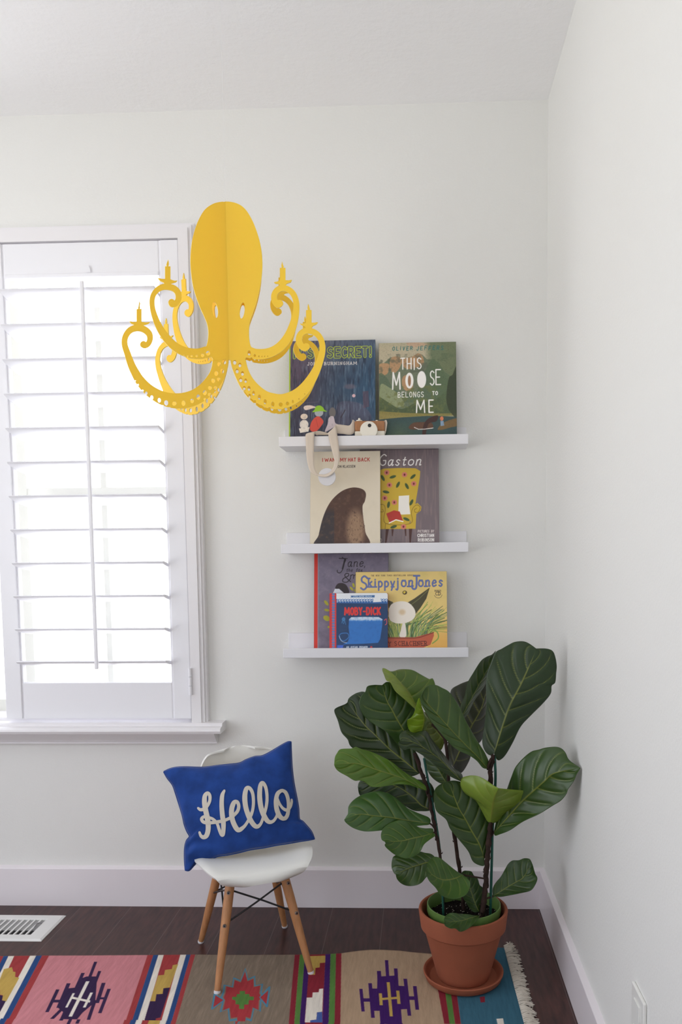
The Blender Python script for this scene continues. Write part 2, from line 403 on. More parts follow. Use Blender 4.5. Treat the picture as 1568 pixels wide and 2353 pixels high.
obj('hinge', h_.mesh(), M['shutter'], sh, smooth=.6)

# ------------------------------------------------------------------ painter for printed covers and the woven rug
def vnoise(X, Y, s, seed=0, sy=None):
    """smooth value noise at feature size s"""
    sy = sy or s; r = np.random.default_rng(seed); T = r.random((64, 64))
    x = X/s+17.3; y = Y/sy+5.1; xi = np.floor(x).astype(int); yi = np.floor(y).astype(int); fx = x-xi; fy = y-yi
    fx = fx*fx*(3-2*fx); fy = fy*fy*(3-2*fy); g = lambda a, b: T[b % 64, a % 64]
    return (g(xi, yi)*(1-fx)+g(xi+1, yi)*fx)*(1-fy)+(g(xi, yi+1)*(1-fx)+g(xi+1, yi+1)*fx)*fy
def fbm(X, Y, s, seed=0, sy=None): return sum(vnoise(X, Y, s/2**k, seed+k, (sy or s)/2**k)/2**(k+1) for k in range(4))/.9375
class Canvas:
    def __init__(s, X, Y, base):
        s.X = X; s.Y = Y; s.C = np.empty(X.shape+(3,)); s.C[:] = base
        s.px = abs(X[0, 1]-X[0, 0]) if X.shape[1] > 1 else 1
    def mix(s, m, c, a=1.):
        m = (np.clip(m, 0, 1)*a)[..., None]; s.C = s.C*(1-m)+np.asarray(c, float)*m; return s
    def cover(s, d): return np.clip(.5-d/max(s.px, 1e-6), 0, 1)
    def _dist(s, P, closed, half=0):
        P = np.asarray(P, float); A = P; B = np.roll(P, -1, 0)
        if not closed: A, B = A[:-1], B[:-1]
        return A, B
    def poly(s, P, c, a=1., curve=False, n=6):
        if curve: P = smooth_pts(P, n, True)
        P = np.asarray(P, float); A, B = s._dist(P, True); m = s.px*2
        sel = (s.X > P[:, 0].min()-m) & (s.X < P[:, 0].max()+m) & (s.Y > P[:, 1].min()-m) & (s.Y < P[:, 1].max()+m)
        if not sel.any(): return s
        x = s.X[sel]; y = s.Y[sel]; d2 = np.full(x.shape, 1e18); ins = np.zeros(x.shape, bool)
        for (ax, ay), (bx, by) in zip(A, B):
            ex, ey = bx-ax, by-ay; L = ex*ex+ey*ey+1e-12; t = np.clip(((x-ax)*ex+(y-ay)*ey)/L, 0, 1)
            d2 = np.minimum(d2, (x-ax-t*ex)**2+(y-ay-t*ey)**2)
            if ay != by: ins ^= ((ay > y) != (by > y)) & (x < (bx-ax)*(y-ay)/(by-ay)+ax)
        d = np.sqrt(d2); d[ins] *= -1; k = (s.cover(d)*a)[:, None]; s.C[sel] = s.C[sel]*(1-k)+np.asarray(c, float)*k
        return s
    def line(s, P, wd, c, a=1., curve=False, closed=False, n=6):
        if curve: P = smooth_pts(P, n, closed)
        P = np.asarray(P, float); A, B = s._dist(P, closed); h = wd/2; m = h+s.px*2
        sel = (s.X > P[:, 0].min()-m) & (s.X < P[:, 0].max()+m) & (s.Y > P[:, 1].min()-m) & (s.Y < P[:, 1].max()+m)
        if not sel.any(): return s
        x = s.X[sel]; y = s.Y[sel]; d2 = np.full(x.shape, 1e18)
        for (ax, ay), (bx, by) in zip(A, B):
            ex, ey = bx-ax, by-ay; L = ex*ex+ey*ey+1e-12; t = np.clip(((x-ax)*ex+(y-ay)*ey)/L, 0, 1)
            d2 = np.minimum(d2, (x-ax-t*ex)**2+(y-ay-t*ey)**2)
        k = (s.cover(np.sqrt(d2)-h)*a)[:, None]; s.C[sel] = s.C[sel]*(1-k)+np.asarray(c, float)*k; return s
    def ell(s, cx, cy, rx, ry, c, a=1., rot=0, soft=0):
        co, si = math.cos(rot), math.sin(rot); x = (s.X-cx)*co+(s.Y-cy)*si; y = -(s.X-cx)*si+(s.Y-cy)*co
        r = np.sqrt((x/rx)**2+(y/ry)**2+1e-9); d = (r-1)*min(rx, ry)
        return s.mix(s.cover(d) if not soft else np.clip((1-r)/soft, 0, 1), c, a)
    def text(s, string, x0, x1, y0, y1, wd, c, serif=0, slant=0, fill=None, gap=.28, gaps=None, jit=0, outline=None):
        """stroke lettering filling the box x0..x1, y0 (cap line)..y1 (base line)"""
        ws = []; 
        for ch in string: ws.append(GW.get(ch, .6))
        tot = sum(ws)+gap*(len(ws)-1); sc = (x1-x0)/tot; H = y1-y0; x = x0; r = random.Random(len(string)*7+int(x0))
        jobs = []
        for ch, wv in zip(string, ws):
            if ch in GL:
                dy = r.uniform(-jit, jit)*H
                for st in GL[ch]:
                    cu = st[0] == 'c'; pts = st[1:] if cu else st
                    P = [(x+px*wv*sc+slant*(1-py)*H, y0+dy+py*H) for px, py in pts]
                    if cu: P = smooth_pts(P, 6)
                    jobs.append(P)
                    if serif and not cu or serif and len(pts) > 2:
                        for e, q in ((0, pts[0]), (-1, pts[-1])):
                            if q[1] in (0, 1, .35): ex, ey = P[e]; jobs.append([(ex-serif*sc*.5, ey), (ex+serif*sc*.5, ey)])
            x += (wv+gap)*sc
        if outline:
            for P in jobs: s.line(P, wd+outline[0]*2, outline[1])
        for P in jobs: s.line(P, wd, c)
        return s
A_, X_ = .35, .35
GL = {
 'A': [[(0, 1), (.5, 0), (1, 1)], [(.2, .66), (.8, .66)]], 'B': [[(0, 1), (0, 0)], ['c', (0, 0), (.7, .04), (.85, .24), (.65, .46), (0, .5)], ['c', (0, .5), (.75, .52), (1, .74), (.75, .97), (0, 1)]],
 'C': [['c', (1, .14), (.6, 0), (.12, .22), (0, .55), (.2, .88), (.6, 1), (1, .86)]], 'D': [[(0, 1), (0, 0)], ['c', (0, 0), (.6, .03), (1, .3), (1, .7), (.6, .97), (0, 1)]],
 'E': [[(1, 0), (0, 0), (0, 1), (1, 1)], [(0, .5), (.8, .5)]], 'F': [[(1, 0), (0, 0), (0, 1)], [(0, .5), (.8, .5)]],
 'G': [['c', (1, .14), (.6, 0), (.12, .22), (0, .55), (.2, .88), (.6, 1), (1, .86), (1, .56)], [(.6, .56), (1, .56)]], 'H': [[(0, 0), (0, 1)], [(1, 0), (1, 1)], [(0, .5), (1, .5)]],
 'I': [[(.5, 0), (.5, 1)]], 'J': [['c', (.9, 0), (.9, .6), (.75, .95), (.3, 1), (0, .8)]], 'K': [[(0, 0), (0, 1)], [(1, 0), (0, .6)], [(.35, .4), (1, 1)]],
 'L': [[(0, 0), (0, 1), (1, 1)]], 'M': [[(0, 1), (.08, 0), (.5, .75), (.92, 0), (1, 1)]], 'N': [[(0, 1), (0, 0), (1, 1), (1, 0)]],
 'O': [['c', (.5, 0), (.08, .2), (0, .5), (.08, .8), (.5, 1), (.92, .8), (1, .5), (.92, .2), (.5, 0)]], 'P': [[(0, 1), (0, 0)], ['c', (0, 0), (.8, .03), (1, .26), (.8, .5), (0, .54)]],
 'R': [[(0, 1), (0, 0)], ['c', (0, 0), (.75, .03), (.95, .26), (.75, .48), (0, .52)], [(.45, .52), (1, 1)]],
 'S': [['c', (.95, .12), (.5, 0), (.08, .15), (.15, .4), (.8, .58), (.95, .82), (.5, 1), (0, .88)]], 'T': [[(0, 0), (1, 0)], [(.5, 0), (.5, 1)]],
 'U': [['c', (0, 0), (0, .7), (.2, .97), (.8, .97), (1, .7), (1, 0)]], 'V': [[(0, 0), (.5, 1), (1, 0)]], 'W': [[(0, 0), (.25, 1), (.5, .2), (.75, 1), (1, 0)]],
 'Y': [[(0, 0), (.5, .5), (1, 0)], [(.5, .5), (.5, 1)]], '!': [[(.5, 0), (.5, .68)], [(.5, .95), (.5, .99)]], '-': [[(.05, .55), (.95, .55)]], "'": [[(.5, 0), (.5, .22)]],
 ',': [['c', (.5, .92), (.6, 1), (.4, 1.15)]], '&': [['c', (1, .95), (.3, .35), (.3, .05), (.65, .02), (.65, .28), (.1, .6), (.1, .95), (.6, .98), (.95, .6)]],
 'a': [['c', (.85, .45), (.45, .36), (.05, .6), (.15, .95), (.55, .95), (.85, .5)], ['c', (.88, .38), (.82, .8), (.9, 1), (1.1, .92)]],
 's': [['c', (.9, .45), (.5, .35), (.15, .5), (.45, .66), (.85, .82), (.5, 1), (.05, .9)]], 't': [['c', (.5, .1), (.4, .6), (.45, .98), (.9, .92)], [(.1, .38), (.9, .38)]],
 'o': [['c', (.5, .35), (.05, .5), (.05, .85), (.5, 1), (.95, .85), (.95, .5), (.5, .35)]], 'n': [[(.12, .38), (.08, 1)], ['c', (.1, .6), (.45, .36), (.85, .42), (.85, .7), (.82, .98), (1.05, .95)]],
 'e': [['c', (.1, .68), (.85, .6), (.75, .38), (.35, .38), (.05, .7), (.3, 1), (.9, .88)]], 'h': [[(.1, 0), (.1, 1)], ['c', (.1, .6), (.45, .36), (.85, .45), (.85, .7), (.85, 1)]],
 'f': [['c', (1, .05), (.65, .02), (.5, .3), (.4, .9), (.1, 1.2)], [(.15, .4), (.9, .4)]], 'x': [[(.05, .38), (.95, 1)], [(.95, .38), (.05, 1)]],
 'm': [[(.05, .38), (.05, 1)], ['c', (.05, .55), (.3, .36), (.48, .5), (.48, 1)], ['c', (.48, .55), (.75, .36), (.95, .5), (.95, 1)]],
 'k': [[(.1, 0), (.1, 1)], [(.9, .38), (.1, .72)], [(.35, .62), (.95, 1)]], 'i': [[(.5, .38), (.5, 1)], [(.5, .14), (.5, .17)]],
 'p': [[(.1, .38), (.1, 1.38)], ['c', (.1, .5), (.5, .35), (.95, .55), (.9, .85), (.5, 1), (.1, .88)]], 'y': [[(.05, .38), (.5, 1)], [(.95, .38), (.2, 1.38)]],
 'j': [['c', (.6, .38), (.6, 1.1), (.4, 1.35), (0, 1.3)], [(.6, .14), (.6, .17)]],
}
GW = dict(zip('IiJjMmW!\',tfs- 1l', (.18, .25, .5, .4, 1., 1., 1.1, .2, .15, .2, .45, .5, .5, .4, .7, .3, .2)))

# ------------------------------------------------------------------ picture ledges
SH = [(1.4335, 'top'), (1.1225, 'middle'), (.813, 'bottom')]
SX0, SX1 = -.7925, -.2425
for zb, w_ in SH:
    t_ = thing('picture_ledge', ((SX0+SX1)/2, 0, zb), 'white picture ledge on the back wall, %s of the three%s' % (w_, {'top': ', toy camera on it', 'middle': ', two books on it', 'bottom': ', three books on it'}[w_]), 'shelf', 'picture ledges')
    obj('base_board', MB().box(SX0, SX1, -.108, 0, zb, zb+.012, b=.0012).mesh(), M['shelf'], t_)
    obj('front_lip', MB().box(SX0, SX1, -.120, -.108, zb, zb+.0285, b=.0015).mesh(), M['shelf'], t_)
    obj('back_rail', MB().box(SX0-.001, SX1+.001, -.012, -.0005, zb+.012, zb+.064, b=.0015).mesh(), M['shelf'], t_)

# ------------------------------------------------------------------ books
def book(label, group, crop, X0, X1, Ytop, Ylip, shelf, yb, yt, thick, paint, edge=(200, 200, 195), hard=True, rounded=0, tophide=None, name='picture_book', spine=None):
    zb = SH[shelf][0]+.0125
    a = cp(crop, X0, (Ytop+Ylip)/2); c = cp(crop, X1, (Ytop+Ylip)/2); ym = (yb+yt)/2
    xl = onY(*a, ym)[0]; xr = onY(*c, ym)[0]
    zt = onY(*cp(crop, (X0+X1)/2, Ytop), yt)[2]
    hgt = math.hypot(zt-zb, yt-yb); wd = xr-xl; phi = math.atan2(yt-yb, zt-zb)
    o = thing(name, (xl, yb, zb+thick*math.sin(phi)), label, 'book', group, rot=(-phi, 0, 0)); zb += thick*math.sin(phi); hgt -= thick*math.sin(phi)
    zl = onY(*cp(crop, (X0+X1)/2, Ylip), yb)[2]                 # height at the lip line
    vis = (Ylip-Ytop); full = vis*hgt/max(hgt-(zl-zb), .01)
    nx = int(wd/.00095); ny = int(hgt/.00095)
    gx, gz = np.meshgrid(np.linspace(0, 1, nx), np.linspace(0, 1, ny))
    Cv = Canvas(X0+gx*(X1-X0), Ytop+(1-gz)*full, (200, 200, 200)); paint(Cv); Cv.C = np.clip(Cv.C*1.06+3, 0, 250)
    lx = gx*wd; lz = gz*hgt
    if rounded:
        # round off the two right-hand corners
        r = rounded; xr_ = wd-r
        for sgn in (0, 1):
            zz = lz if not sgn else hgt-lz
            m = (zz < r); lim = xr_+np.sqrt(np.maximum(r*r-(r-zz)**2, 0)); lx = np.where(m & (lx > 0), lx*np.where(m, lim/wd, 1), lx)
    ct = .0022 if hard else .0006
    P = np.stack([lx, np.zeros_like(lx), lz], -1)
    me = grid_mesh(P, Cv.C, thick=np.array([0, ct, 0]))
    obj('front_cover', me, M['print'], o, local=True)
    def solid(nm, x0, x1, y0, y1, z0, z1, colr, m='print', bev=.0006):
        mb_ = MB().box(x0, x1, y0, y1, z0, z1, b=bev); me_ = mb_.mesh(); set_col(me_, np.tile(np.array(colr, float), (len(me_.vertices), 1))); return obj(nm, me_, M[m], o, local=True)
    solid('back_cover', 0, wd, thick-ct, thick, 0, hgt, edge)
    solid('spine', -.0012, .0008, 0, thick, 0, hgt, spine or edge)
    if rounded: pz = .003
    else: pz = .003
    obj('pages', MB().box(.001, wd-(.003 if not rounded else .007), ct, thick-ct, pz, hgt-pz).mesh(), M['pages'], o, local=True)
    return o
WH = (232, 230, 226)
def p_secret(c):
    X, Y = c.X, c.Y; v = (Y-75)/740; u = (X-120)/675
    c.C[:] = (58, 66, 84)
    c.mix(1-v*2.2, (112, 108, 120), .75); c.mix((1-u*1.9)*(.75-abs(v-.35)), (92, 66, 84), .9)
    c.mix((u-.25)*1.6*(1-abs(v-.5)*1.2), (44, 78, 106), .85); c.mix((v-.62)*2.5*(1-u*1.1), (38, 38, 58), .95)
    c.poly([(500, 570), (600, 555), (700, 590), (760, 700), (600, 815), (430, 815), (480, 680)], (92, 84, 104), .55, curve=True)
    c.mix((fbm(X, Y, 9, 3, 60)-.5)*3.2, (120, 140, 158), .5); c.mix((.5-fbm(X, Y, 12, 9, 80))*3.2, (26, 30, 48), .55)
    c.ell(595, 440, 60, 26, (120, 100, 112), .5, soft=.5); c.ell(625, 512, 13, 13, (206, 172, 178)); c.poly([(695, 480), (740, 475), (745, 600), (700, 610)], (98, 62, 74), .5)
    c.line([(140, 570), (350, 555)], 3, (110, 100, 120), .7); c.line([(525, 680), (557, 622)], 8, (50, 40, 50), .8)
    c.line([(123, 70), (123, 900)], 7, (170, 196, 44))
    lime = (180, 200, 44)
    for s_, a, b_ in (("IT'S", 152, 306), ('A', 336, 384), ('SECRET!', 424, 762)):
        c.text(s_, a, b_, 134, 208, 13, (78, 84, 98), outline=(4, lime), gap=.34)
    c.text('JOHN BURNINGHAM', 262, 648, 246, 268, 3.6, (222, 216, 210), serif=.18, gap=.5)
    # loose painted shapes at the foot of the picture
    c.ell(236, 668, 28, 22, (212, 196, 180)).ell(236, 730, 34, 36, (214, 206, 196)).poly([(195, 760), (280, 750), (270, 785), (205, 795)], (220, 212, 200))
    c.poly([(232, 600), (245, 584), (290, 582), (330, 598), (300, 606), (250, 618)], (214, 196, 186), curve=True)
    c.ell(352, 640, 34, 30, (158, 164, 170)); c.poly([(302, 635), (318, 615), (330, 590), (360, 584), (385, 600), (395, 618), (415, 632), (360, 628)], (136, 184, 50), curve=True)
    c.poly([(318, 680), (350, 668), (385, 700), (380, 730), (330, 785), (285, 775), (290, 720)], (196, 76, 66), curve=True).line([(330, 690), (345, 750)], 4, (160, 60, 50), .7)
    c.ell(458, 640, 26, 40, (104, 100, 100)); c.poly([(430, 680), (465, 670), (480, 720), (500, 735), (460, 760), (400, 790), (420, 730)], (190, 178, 186), curve=True)
    c.mix((fbm(X, Y, 10, 40)-.55)*4*(Y > 590)*(X < 520)*(abs(c.C.sum(-1)-560) < 120), (150, 145, 145), .5)
def p_moose(c):
    X, Y = c.X, c.Y; n = fbm(X, Y, 60, 21)
    c.C[:] = (178, 168, 142); c.mix((150-Y)/80, (160, 156, 128), .7)
    c.poly([(1040, 95), (1100, 88), (1200, 100), (1300, 90), (1435, 90), (1435, 130), (1300, 150), (1180, 120), (1080, 130)], (190, 150, 124), .6, curve=True)
    c.poly([(1300, 220), (1360, 150), (1435, 140), (1435, 380), (1380, 350), (1320, 300)], (184, 160, 128), .8, curve=True)
    c.poly([(822, 240), (860, 250), (915, 205), (970, 196), (1020, 215), (1090, 200), (1130, 176), (1165, 190), (1200, 225), (1260, 228), (1300, 262), (1340, 330), (1400, 370), (1435, 330), (1435, 560), (822, 560)], (106, 116, 94))
    rock = (188, 142, 102)
    for P in ([(825, 260), (870, 250), (905, 265), (890, 330), (850, 345), (822, 320)], [(915, 215), (965, 198), (1000, 225), (985, 290), (940, 330), (910, 290)], [(1000, 225), (1080, 205), (1130, 178), (1165, 200), (1175, 260), (1120, 290), (1050, 300), (1010, 270)], [(1010, 360), (1070, 350), (1090, 440), (1040, 470), (1005, 430)]):
        c.poly(P, rock, .8, curve=True)
    c.mix((fbm(X, Y, 34, 5)-.54)*6*((Y < 330) & (Y > 180)), (84, 90, 76), .6)
    c.poly([(822, 345), (880, 360), (930, 440), (1000, 480), (1100, 500), (1150, 400), (1230, 240), (1300, 290), (1360, 380), (1435, 430), (1435, 640), (822, 640)], (82, 100, 78), .8, curve=True)
    c.poly([(835, 420), (900, 440), (980, 500), (1020, 580), (930, 600), (835, 590)], (144, 152, 114), .8, curve=True)
    c.poly([(822, 520), (900, 560), (1000, 610), (1120, 560), (1250, 545), (1360, 470), (1435, 450), (1435, 660), (822, 640)], (68, 82, 52), .85, curve=True)
    c.mix((fbm(X, Y, 26, 8)-.5)*6*((Y > 430) & (Y < 650)), (104, 110, 62), .7)
    c.poly([(822, 625), (1000, 640), (1200, 650), (1435, 650), (1435, 670), (1150, 672), (950, 690), (822, 688)], (138, 126, 68), .9)
    c.poly([(822, 690), (1000, 676), (1200, 668), (1435, 676), (1435, 900), (822, 900)], (54, 76, 76)); c.mix((Y-690)/150*(1-abs(X-980)/200), (86, 104, 74), .8)
    c.poly([(1280, 770), (1330, 720), (1435, 690), (1435, 745), (1380, 760), (1310, 778)], (120, 92, 54), .9, curve=True)
    c.poly([(1370, 380), (1400, 350), (1435, 300), (1435, 660), (1380, 640), (1360, 600), (1350, 520)], (50, 58, 40), .85, curve=True)
    c.poly([(1055, 750), (1090, 720), (1150, 715), (1230, 720), (1240, 765), (1150, 772), (1070, 770)], (92, 64, 48), curve=True)
    c.poly([(1160, 815), (1170, 740), (1200, 695), (1250, 670), (1285, 668), (1270, 710), (1215, 725), (1195, 770), (1185, 815)], (62, 40, 36), curve=True)
    c.line([(1098, 755), (1130, 770), (1180, 770), (1245, 762)], 5, WH)
    c.ell(1313, 690, 14, 17, (206, 120, 82)).poly([(1302, 708), (1326, 708), (1332, 745), (1304, 748)], (126, 148, 172))
    c.mix((vnoise(X, Y, 5, 2)-.5)*1.2, (30, 30, 26), .25)
    c.text('OLIVER', 930, 1085, 122, 150, 5, (44, 104, 102), jit=.08, gap=.6, slant=.12); c.text('JEFFERS', 1120, 1328, 122, 152, 5, (44, 104, 102), jit=.08, gap=.6, slant=.12)
    c.text('THIS', 995, 1155, 214, 300, 8.5, WH, jit=.05, gap=.38)
    c.text('M', 930, 988, 325, 455, 11, WH); c.ell(1062, 390, 32, 62, WH).ell(1062, 392, 12, 42, (150, 112, 82)).ell(1158, 383, 35, 66, WH)
    c.text('S', 1226, 1256, 318, 428, 9, WH).text('E', 1270, 1306, 308, 425, 9.5, WH)
    c.text('BELONGS', 972, 1172, 480, 520, 5, WH, jit=.06, gap=.42).text('TO', 1242, 1282, 478, 505, 6, WH, gap=.4)
    c.text('M', 1116, 1180, 545, 640, 10, WH).text('E', 1214, 1246, 545, 640, 10, WH)
def p_hat(c):
    X, Y = c.X, c.Y; c.C[:] = (206, 196, 176); c.mix((fbm(X, Y, 90, 4)-.5)*1.5, (190, 180, 160), .5)
    c.text('I', 374, 384, 180, 205, 5, (168, 44, 40)); c.text('WANT', 396, 500, 180, 205, 5, (168, 44, 40), gap=.35); c.text('MY', 518, 564, 180, 206, 5, (168, 44, 40), gap=.35)
    c.text('HAT', 582, 640, 180, 206, 5, (168, 44, 40), gap=.35); c.text('BACK', 660, 748, 180, 207, 5, (168, 44, 40), gap=.35)
    c.text('JON', 484, 526, 237, 255, 3.2, (52, 44, 42), gap=.4); c.text('KLASSEN', 540, 634, 237, 255, 3.2, (52, 44, 42), gap=.4)
    # a plain rounded brown mound stands where the cover picture is
    body = [(338, 870), (352, 780), (380, 660), (420, 560), (470, 490), (540, 435), (620, 412), (690, 425), (720, 460), (712, 520), (694, 560), (700, 650), (716, 760), (728, 870)]
    c.poly(body, (74, 52, 44), curve=True)
    bm_ = Canvas(X, Y, (0, 0, 0)); bm_.poly(body, (1, 1, 1), curve=True); k = bm_.C[..., 0]
    c.mix(k*np.clip((475-X)/6, 0, 1)*np.clip((Y-560)/60, 0, 1), (50, 46, 50), .9)
    c.mix(k*np.clip(1-np.hypot((X-640)/90, (Y-740)/190), 0, 1)*2.2, (150, 122, 96), .9)
    c.mix(k*(fbm(X, Y, 20, 6)-.5)*3, (104, 78, 62), .6)
    r = random.Random(3)
    for _ in range(60):
        x = r.uniform(500, 710); y = r.uniform(590, 840); c.line([(x, y), (x+2, y+9)], 3, (58, 40, 34), .8)
def p_gaston(c):
    X, Y = c.X, c.Y; c.C[:] = (110, 98, 102); c.mix((fbm(X, Y, 10, 2, 120)-.5)*4, (136, 120, 118), .6); c.mix((Y < 114)*1., (74, 62, 66), .8)
    c.text('G', 826, 872, 150, 236, 8, WH, slant=.12); c.text('aston', 892, 1150, 168, 238, 8, WH, slant=.2, serif=.0, gap=.3)
    ye = (190, 160, 52)
    c.poly([(800, 285), (860, 262), (980, 258), (1110, 262), (1148, 285), (1145, 330), (1105, 560), (1100, 600), (1060, 690), (800, 690)], ye, curve=False)
    c.poly([(690, 560), (760, 540), (830, 530), (870, 550), (878, 620), (872, 690), (1068, 690), (1078, 600), (1095, 550), (1125, 535), (1155, 565), (1150, 595), (1115, 620), (1108, 735), (850, 735), (700, 735)], ye)
    dk = (120, 96, 32)
    c.line([(830, 545), (858, 545), (872, 580), (874, 690), (1068, 694), (1076, 610), (1092, 570), (1120, 550), (1145, 570), (1130, 605), (1105, 606), (1102, 585), (1118, 578)], 4, dk, curve=True); c.line([(874, 695), (870, 735)], 4, dk); c.line([(832, 600), (858, 600), (850, 580)], 4, dk, curve=True)
    for x, y in ((884, 294), (1024, 312), (905, 392), (1096, 384), (868, 494), (943, 528), (1014, 718)): c.ell(x, y, 21, 20, (196, 116, 100)).ell(x, y, 7, 9, (98, 34, 40))
    for x, y, a in ((932, 328, -.3), (1090, 328, -.7), (972, 390, -1.1), (1042, 402, 1.1), (878, 446, .2), (898, 546, -1.4), (1077, 530, -1.1), (1037, 660, .4), (937, 718, -.3), (853, 336, 1.1)): c.ell(x, y, 26, 11, (62, 82, 44), rot=a)
    for P in ([(876, 735), (900, 735), (880, 845), (870, 845)], [(920, 735), (938, 735), (930, 790), (924, 790)], [(1022, 735), (1036, 735), (1036, 790), (1028, 790)], [(1056, 735), (1082, 735), (1070, 845), (1060, 845)]): c.poly(P, (70, 42, 38))
    c.poly([(978, 478), (1060, 474), (1058, 540), (1068, 622), (1000, 624), (974, 615)], (226, 222, 214), curve=False)     # plain white cushion on the armchair
    c.poly([(880, 615), (940, 590), (985, 600), (1010, 672), (960, 660), (905, 685)], (168, 50, 42)).line([(903, 688), (955, 664), (1010, 678)], 8, WH)
    c.text('PICTURES BY', 1126, 1250, 746, 764, 3.2, (210, 200, 196), gap=.4, slant=.1); c.text('CHRISTIAN', 1124, 1250, 776, 798, 4.6, WH, gap=.35); c.text('ROBINSON', 1128, 1250, 810, 834, 4.6, WH, gap=.35)
    c.text('O', 830, 844, 808, 834, 4, (206, 196, 190))
def p_jane(c):
    X, Y = c.X, c.Y; c.C[:] = (112, 104, 122); c.mix((fbm(X, Y, 30, 2)-.5)*3, (136, 128, 142), .5); c.mix((.45-fbm(X, Y, 50, 7))*3, (84, 78, 96), .5)
    c.line([(329, 0), (329, 1000)], 26, (196, 44, 32)); c.line([(345, 0), (345, 1000)], 6, (140, 150, 160), .7)
    k = (34, 28, 34)
    c.line([(575, 115), (545, 112), (535, 103)], 5, k, curve=True); c.line([(510, 112), (560, 118), (552, 150), (540, 195), (520, 225), (498, 222), (496, 205)], 6, k, curve=True); c.line([(555, 122), (548, 150), (537, 195)], 11, k, curve=True)
    c.text('ane', 578, 700, 118, 178, 6, k, slant=.1, gap=.3); c.line([(712, 175), (708, 188)], 5, k)
    c.text('the fox', 568, 692, 192, 218, 3.6, k, slant=.12, gap=.35); c.text('&', 534, 600, 232, 300, 7, k, slant=.1); c.text('me', 596, 700, 225, 272, 6, k, slant=.12, gap=.3)
    c.poly([(480, 345), (500, 312), (540, 308), (572, 330), (588, 385), (520, 385), (500, 360)], (40, 30, 34), curve=True).poly([(462, 385), (478, 352), (510, 352), (548, 385)], (208, 212, 220))
    g_ = (160, 158, 40)
    for x, y, rx, ry, a in ((413, 582, 28, 20, .5), (414, 518, 20, 10, .2), (410, 462, 24, 11, .9), (624, 325, 9, 18, -.3), (608, 352, 8, 20, -.7), (634, 366, 6, 12, 0), (430, 650, 10, 8, 0)): c.ell(x, y, rx, ry, g_, rot=a)
def p_skippy(c):
    X, Y = c.X, c.Y; c.C[:] = (218, 192, 120); c.mix((fbm(X, Y, 80, 12)-.45)*2, (196, 178, 104), .5); c.mix((Y-560)/200*(X > 1200), (212, 160, 78), .8)
    c.text('THE NEW YORK TIMES BESTSELLING SERIES', 762, 1094, 241, 251, 2.2, (110, 84, 60), gap=.55)
    bl = (92, 108, 168); ol = (1.6, (66, 74, 120))
    c.text('S', 680, 726, 250, 356, 10, bl, outline=ol, slant=.05); c.text('kippy', 738, 946, 268, 336, 8.5, bl, serif=.4, gap=.36, outline=ol); c.text('jon', 958, 1090, 262, 334, 8.5, bl, serif=.4, gap=.36, outline=ol)
    c.text('J', 1080, 1124, 250, 354, 11, bl, serif=.5, outline=ol); c.text('ones', 1136, 1322, 262, 334, 8.5, bl, serif=.4, gap=.36, outline=ol)
    c.ell(1026, 382, 18, 16, (80, 64, 40)).ell(1024, 380, 10, 9, (214, 190, 70)).ell(1032, 386, 4, 4, (40, 30, 30))
    c.text('BONUS', 1262, 1310, 364, 376, 2.4, (70, 56, 50), gap=.5); c.text('CD', 1268, 1306, 380, 404, 4, (60, 48, 46), serif=.4, gap=.4); c.line([(1258, 405), (1270, 420), (1288, 426), (1308, 420), (1318, 402)], 3, (90, 72, 60), curve=True)
    r = random.Random(5)
    for i in range(190):                       # long grass blades fanning out of a pot
        x0_ = r.uniform(880, 1200); a = (x0_-1010)/190*1.0+r.uniform(-.35, .35); L = r.uniform(120, 300)
        x1_ = x0_+math.sin(a)*L; y1_ = 725-math.cos(a)*L; bend = r.uniform(20, 70)*(1 if a > 0 else -1)
        y1_ = max(y1_, 360); x1_ = min(x1_, 1345)
        if 900 < x1_ < 1110 and y1_ < 520: continue
        c.line([(x0_, 735), ((x0_+x1_)/2-bend*.3, (735+y1_)/2-20), (x1_+bend*.3, y1_+abs(bend)*.3)], r.choice((3, 4, 6)), r.choice(((88, 118, 50), (118, 146, 66), (150, 168, 84), (66, 92, 60), (96, 130, 104), (54, 76, 44), (176, 180, 92))), .85, curve=True)
    c.poly([(1040, 465), (1100, 430), (1222, 344), (1195, 430), (1150, 500), (1110, 550), (1085, 500)], (70, 66, 44)).line([(1060, 490), (1140, 430), (1205, 368)], 5, (110, 112, 66))   # broad dark leaf
    c.poly([(892, 438), (930, 455), (940, 470), (898, 505)], (70, 66, 44))
    c.poly([(900, 520), (925, 470), (990, 450), (1055, 462), (1100, 510), (1108, 560), (1080, 600), (1020, 622), (950, 620), (905, 590)], (226, 218, 206), curve=True)                     # plain pale round bloom
    c.ell(1005, 535, 34, 30, (206, 180, 140), .8, soft=.6); c.poly([(1008, 625), (1028, 625), (1034, 725), (984, 725), (996, 670)], (222, 214, 204), curve=True)
    
    c.poly([(850, 730), (1100, 732), (1180, 712), (1250, 692), (1252, 720), (1225, 790), (1170, 812), (1100, 870), (850, 870)], (178, 86, 60)); c.line([(880, 735), (1100, 738), (1180, 720), (1248, 696)], 8, (128, 58, 42), curve=True)
    c.text('Y', 898, 914, 768, 796, 4, (72, 32, 30), serif=.3); c.text('SCHACHNER', 946, 1196, 764, 796, 4.4, (72, 32, 30), serif=.5, gap=.5, slant=-.05)
    c.line([(1150, 690), (1220, 672), (1275, 690), (1285, 740), (1240, 780)], 9, (120, 150, 70), curve=True)
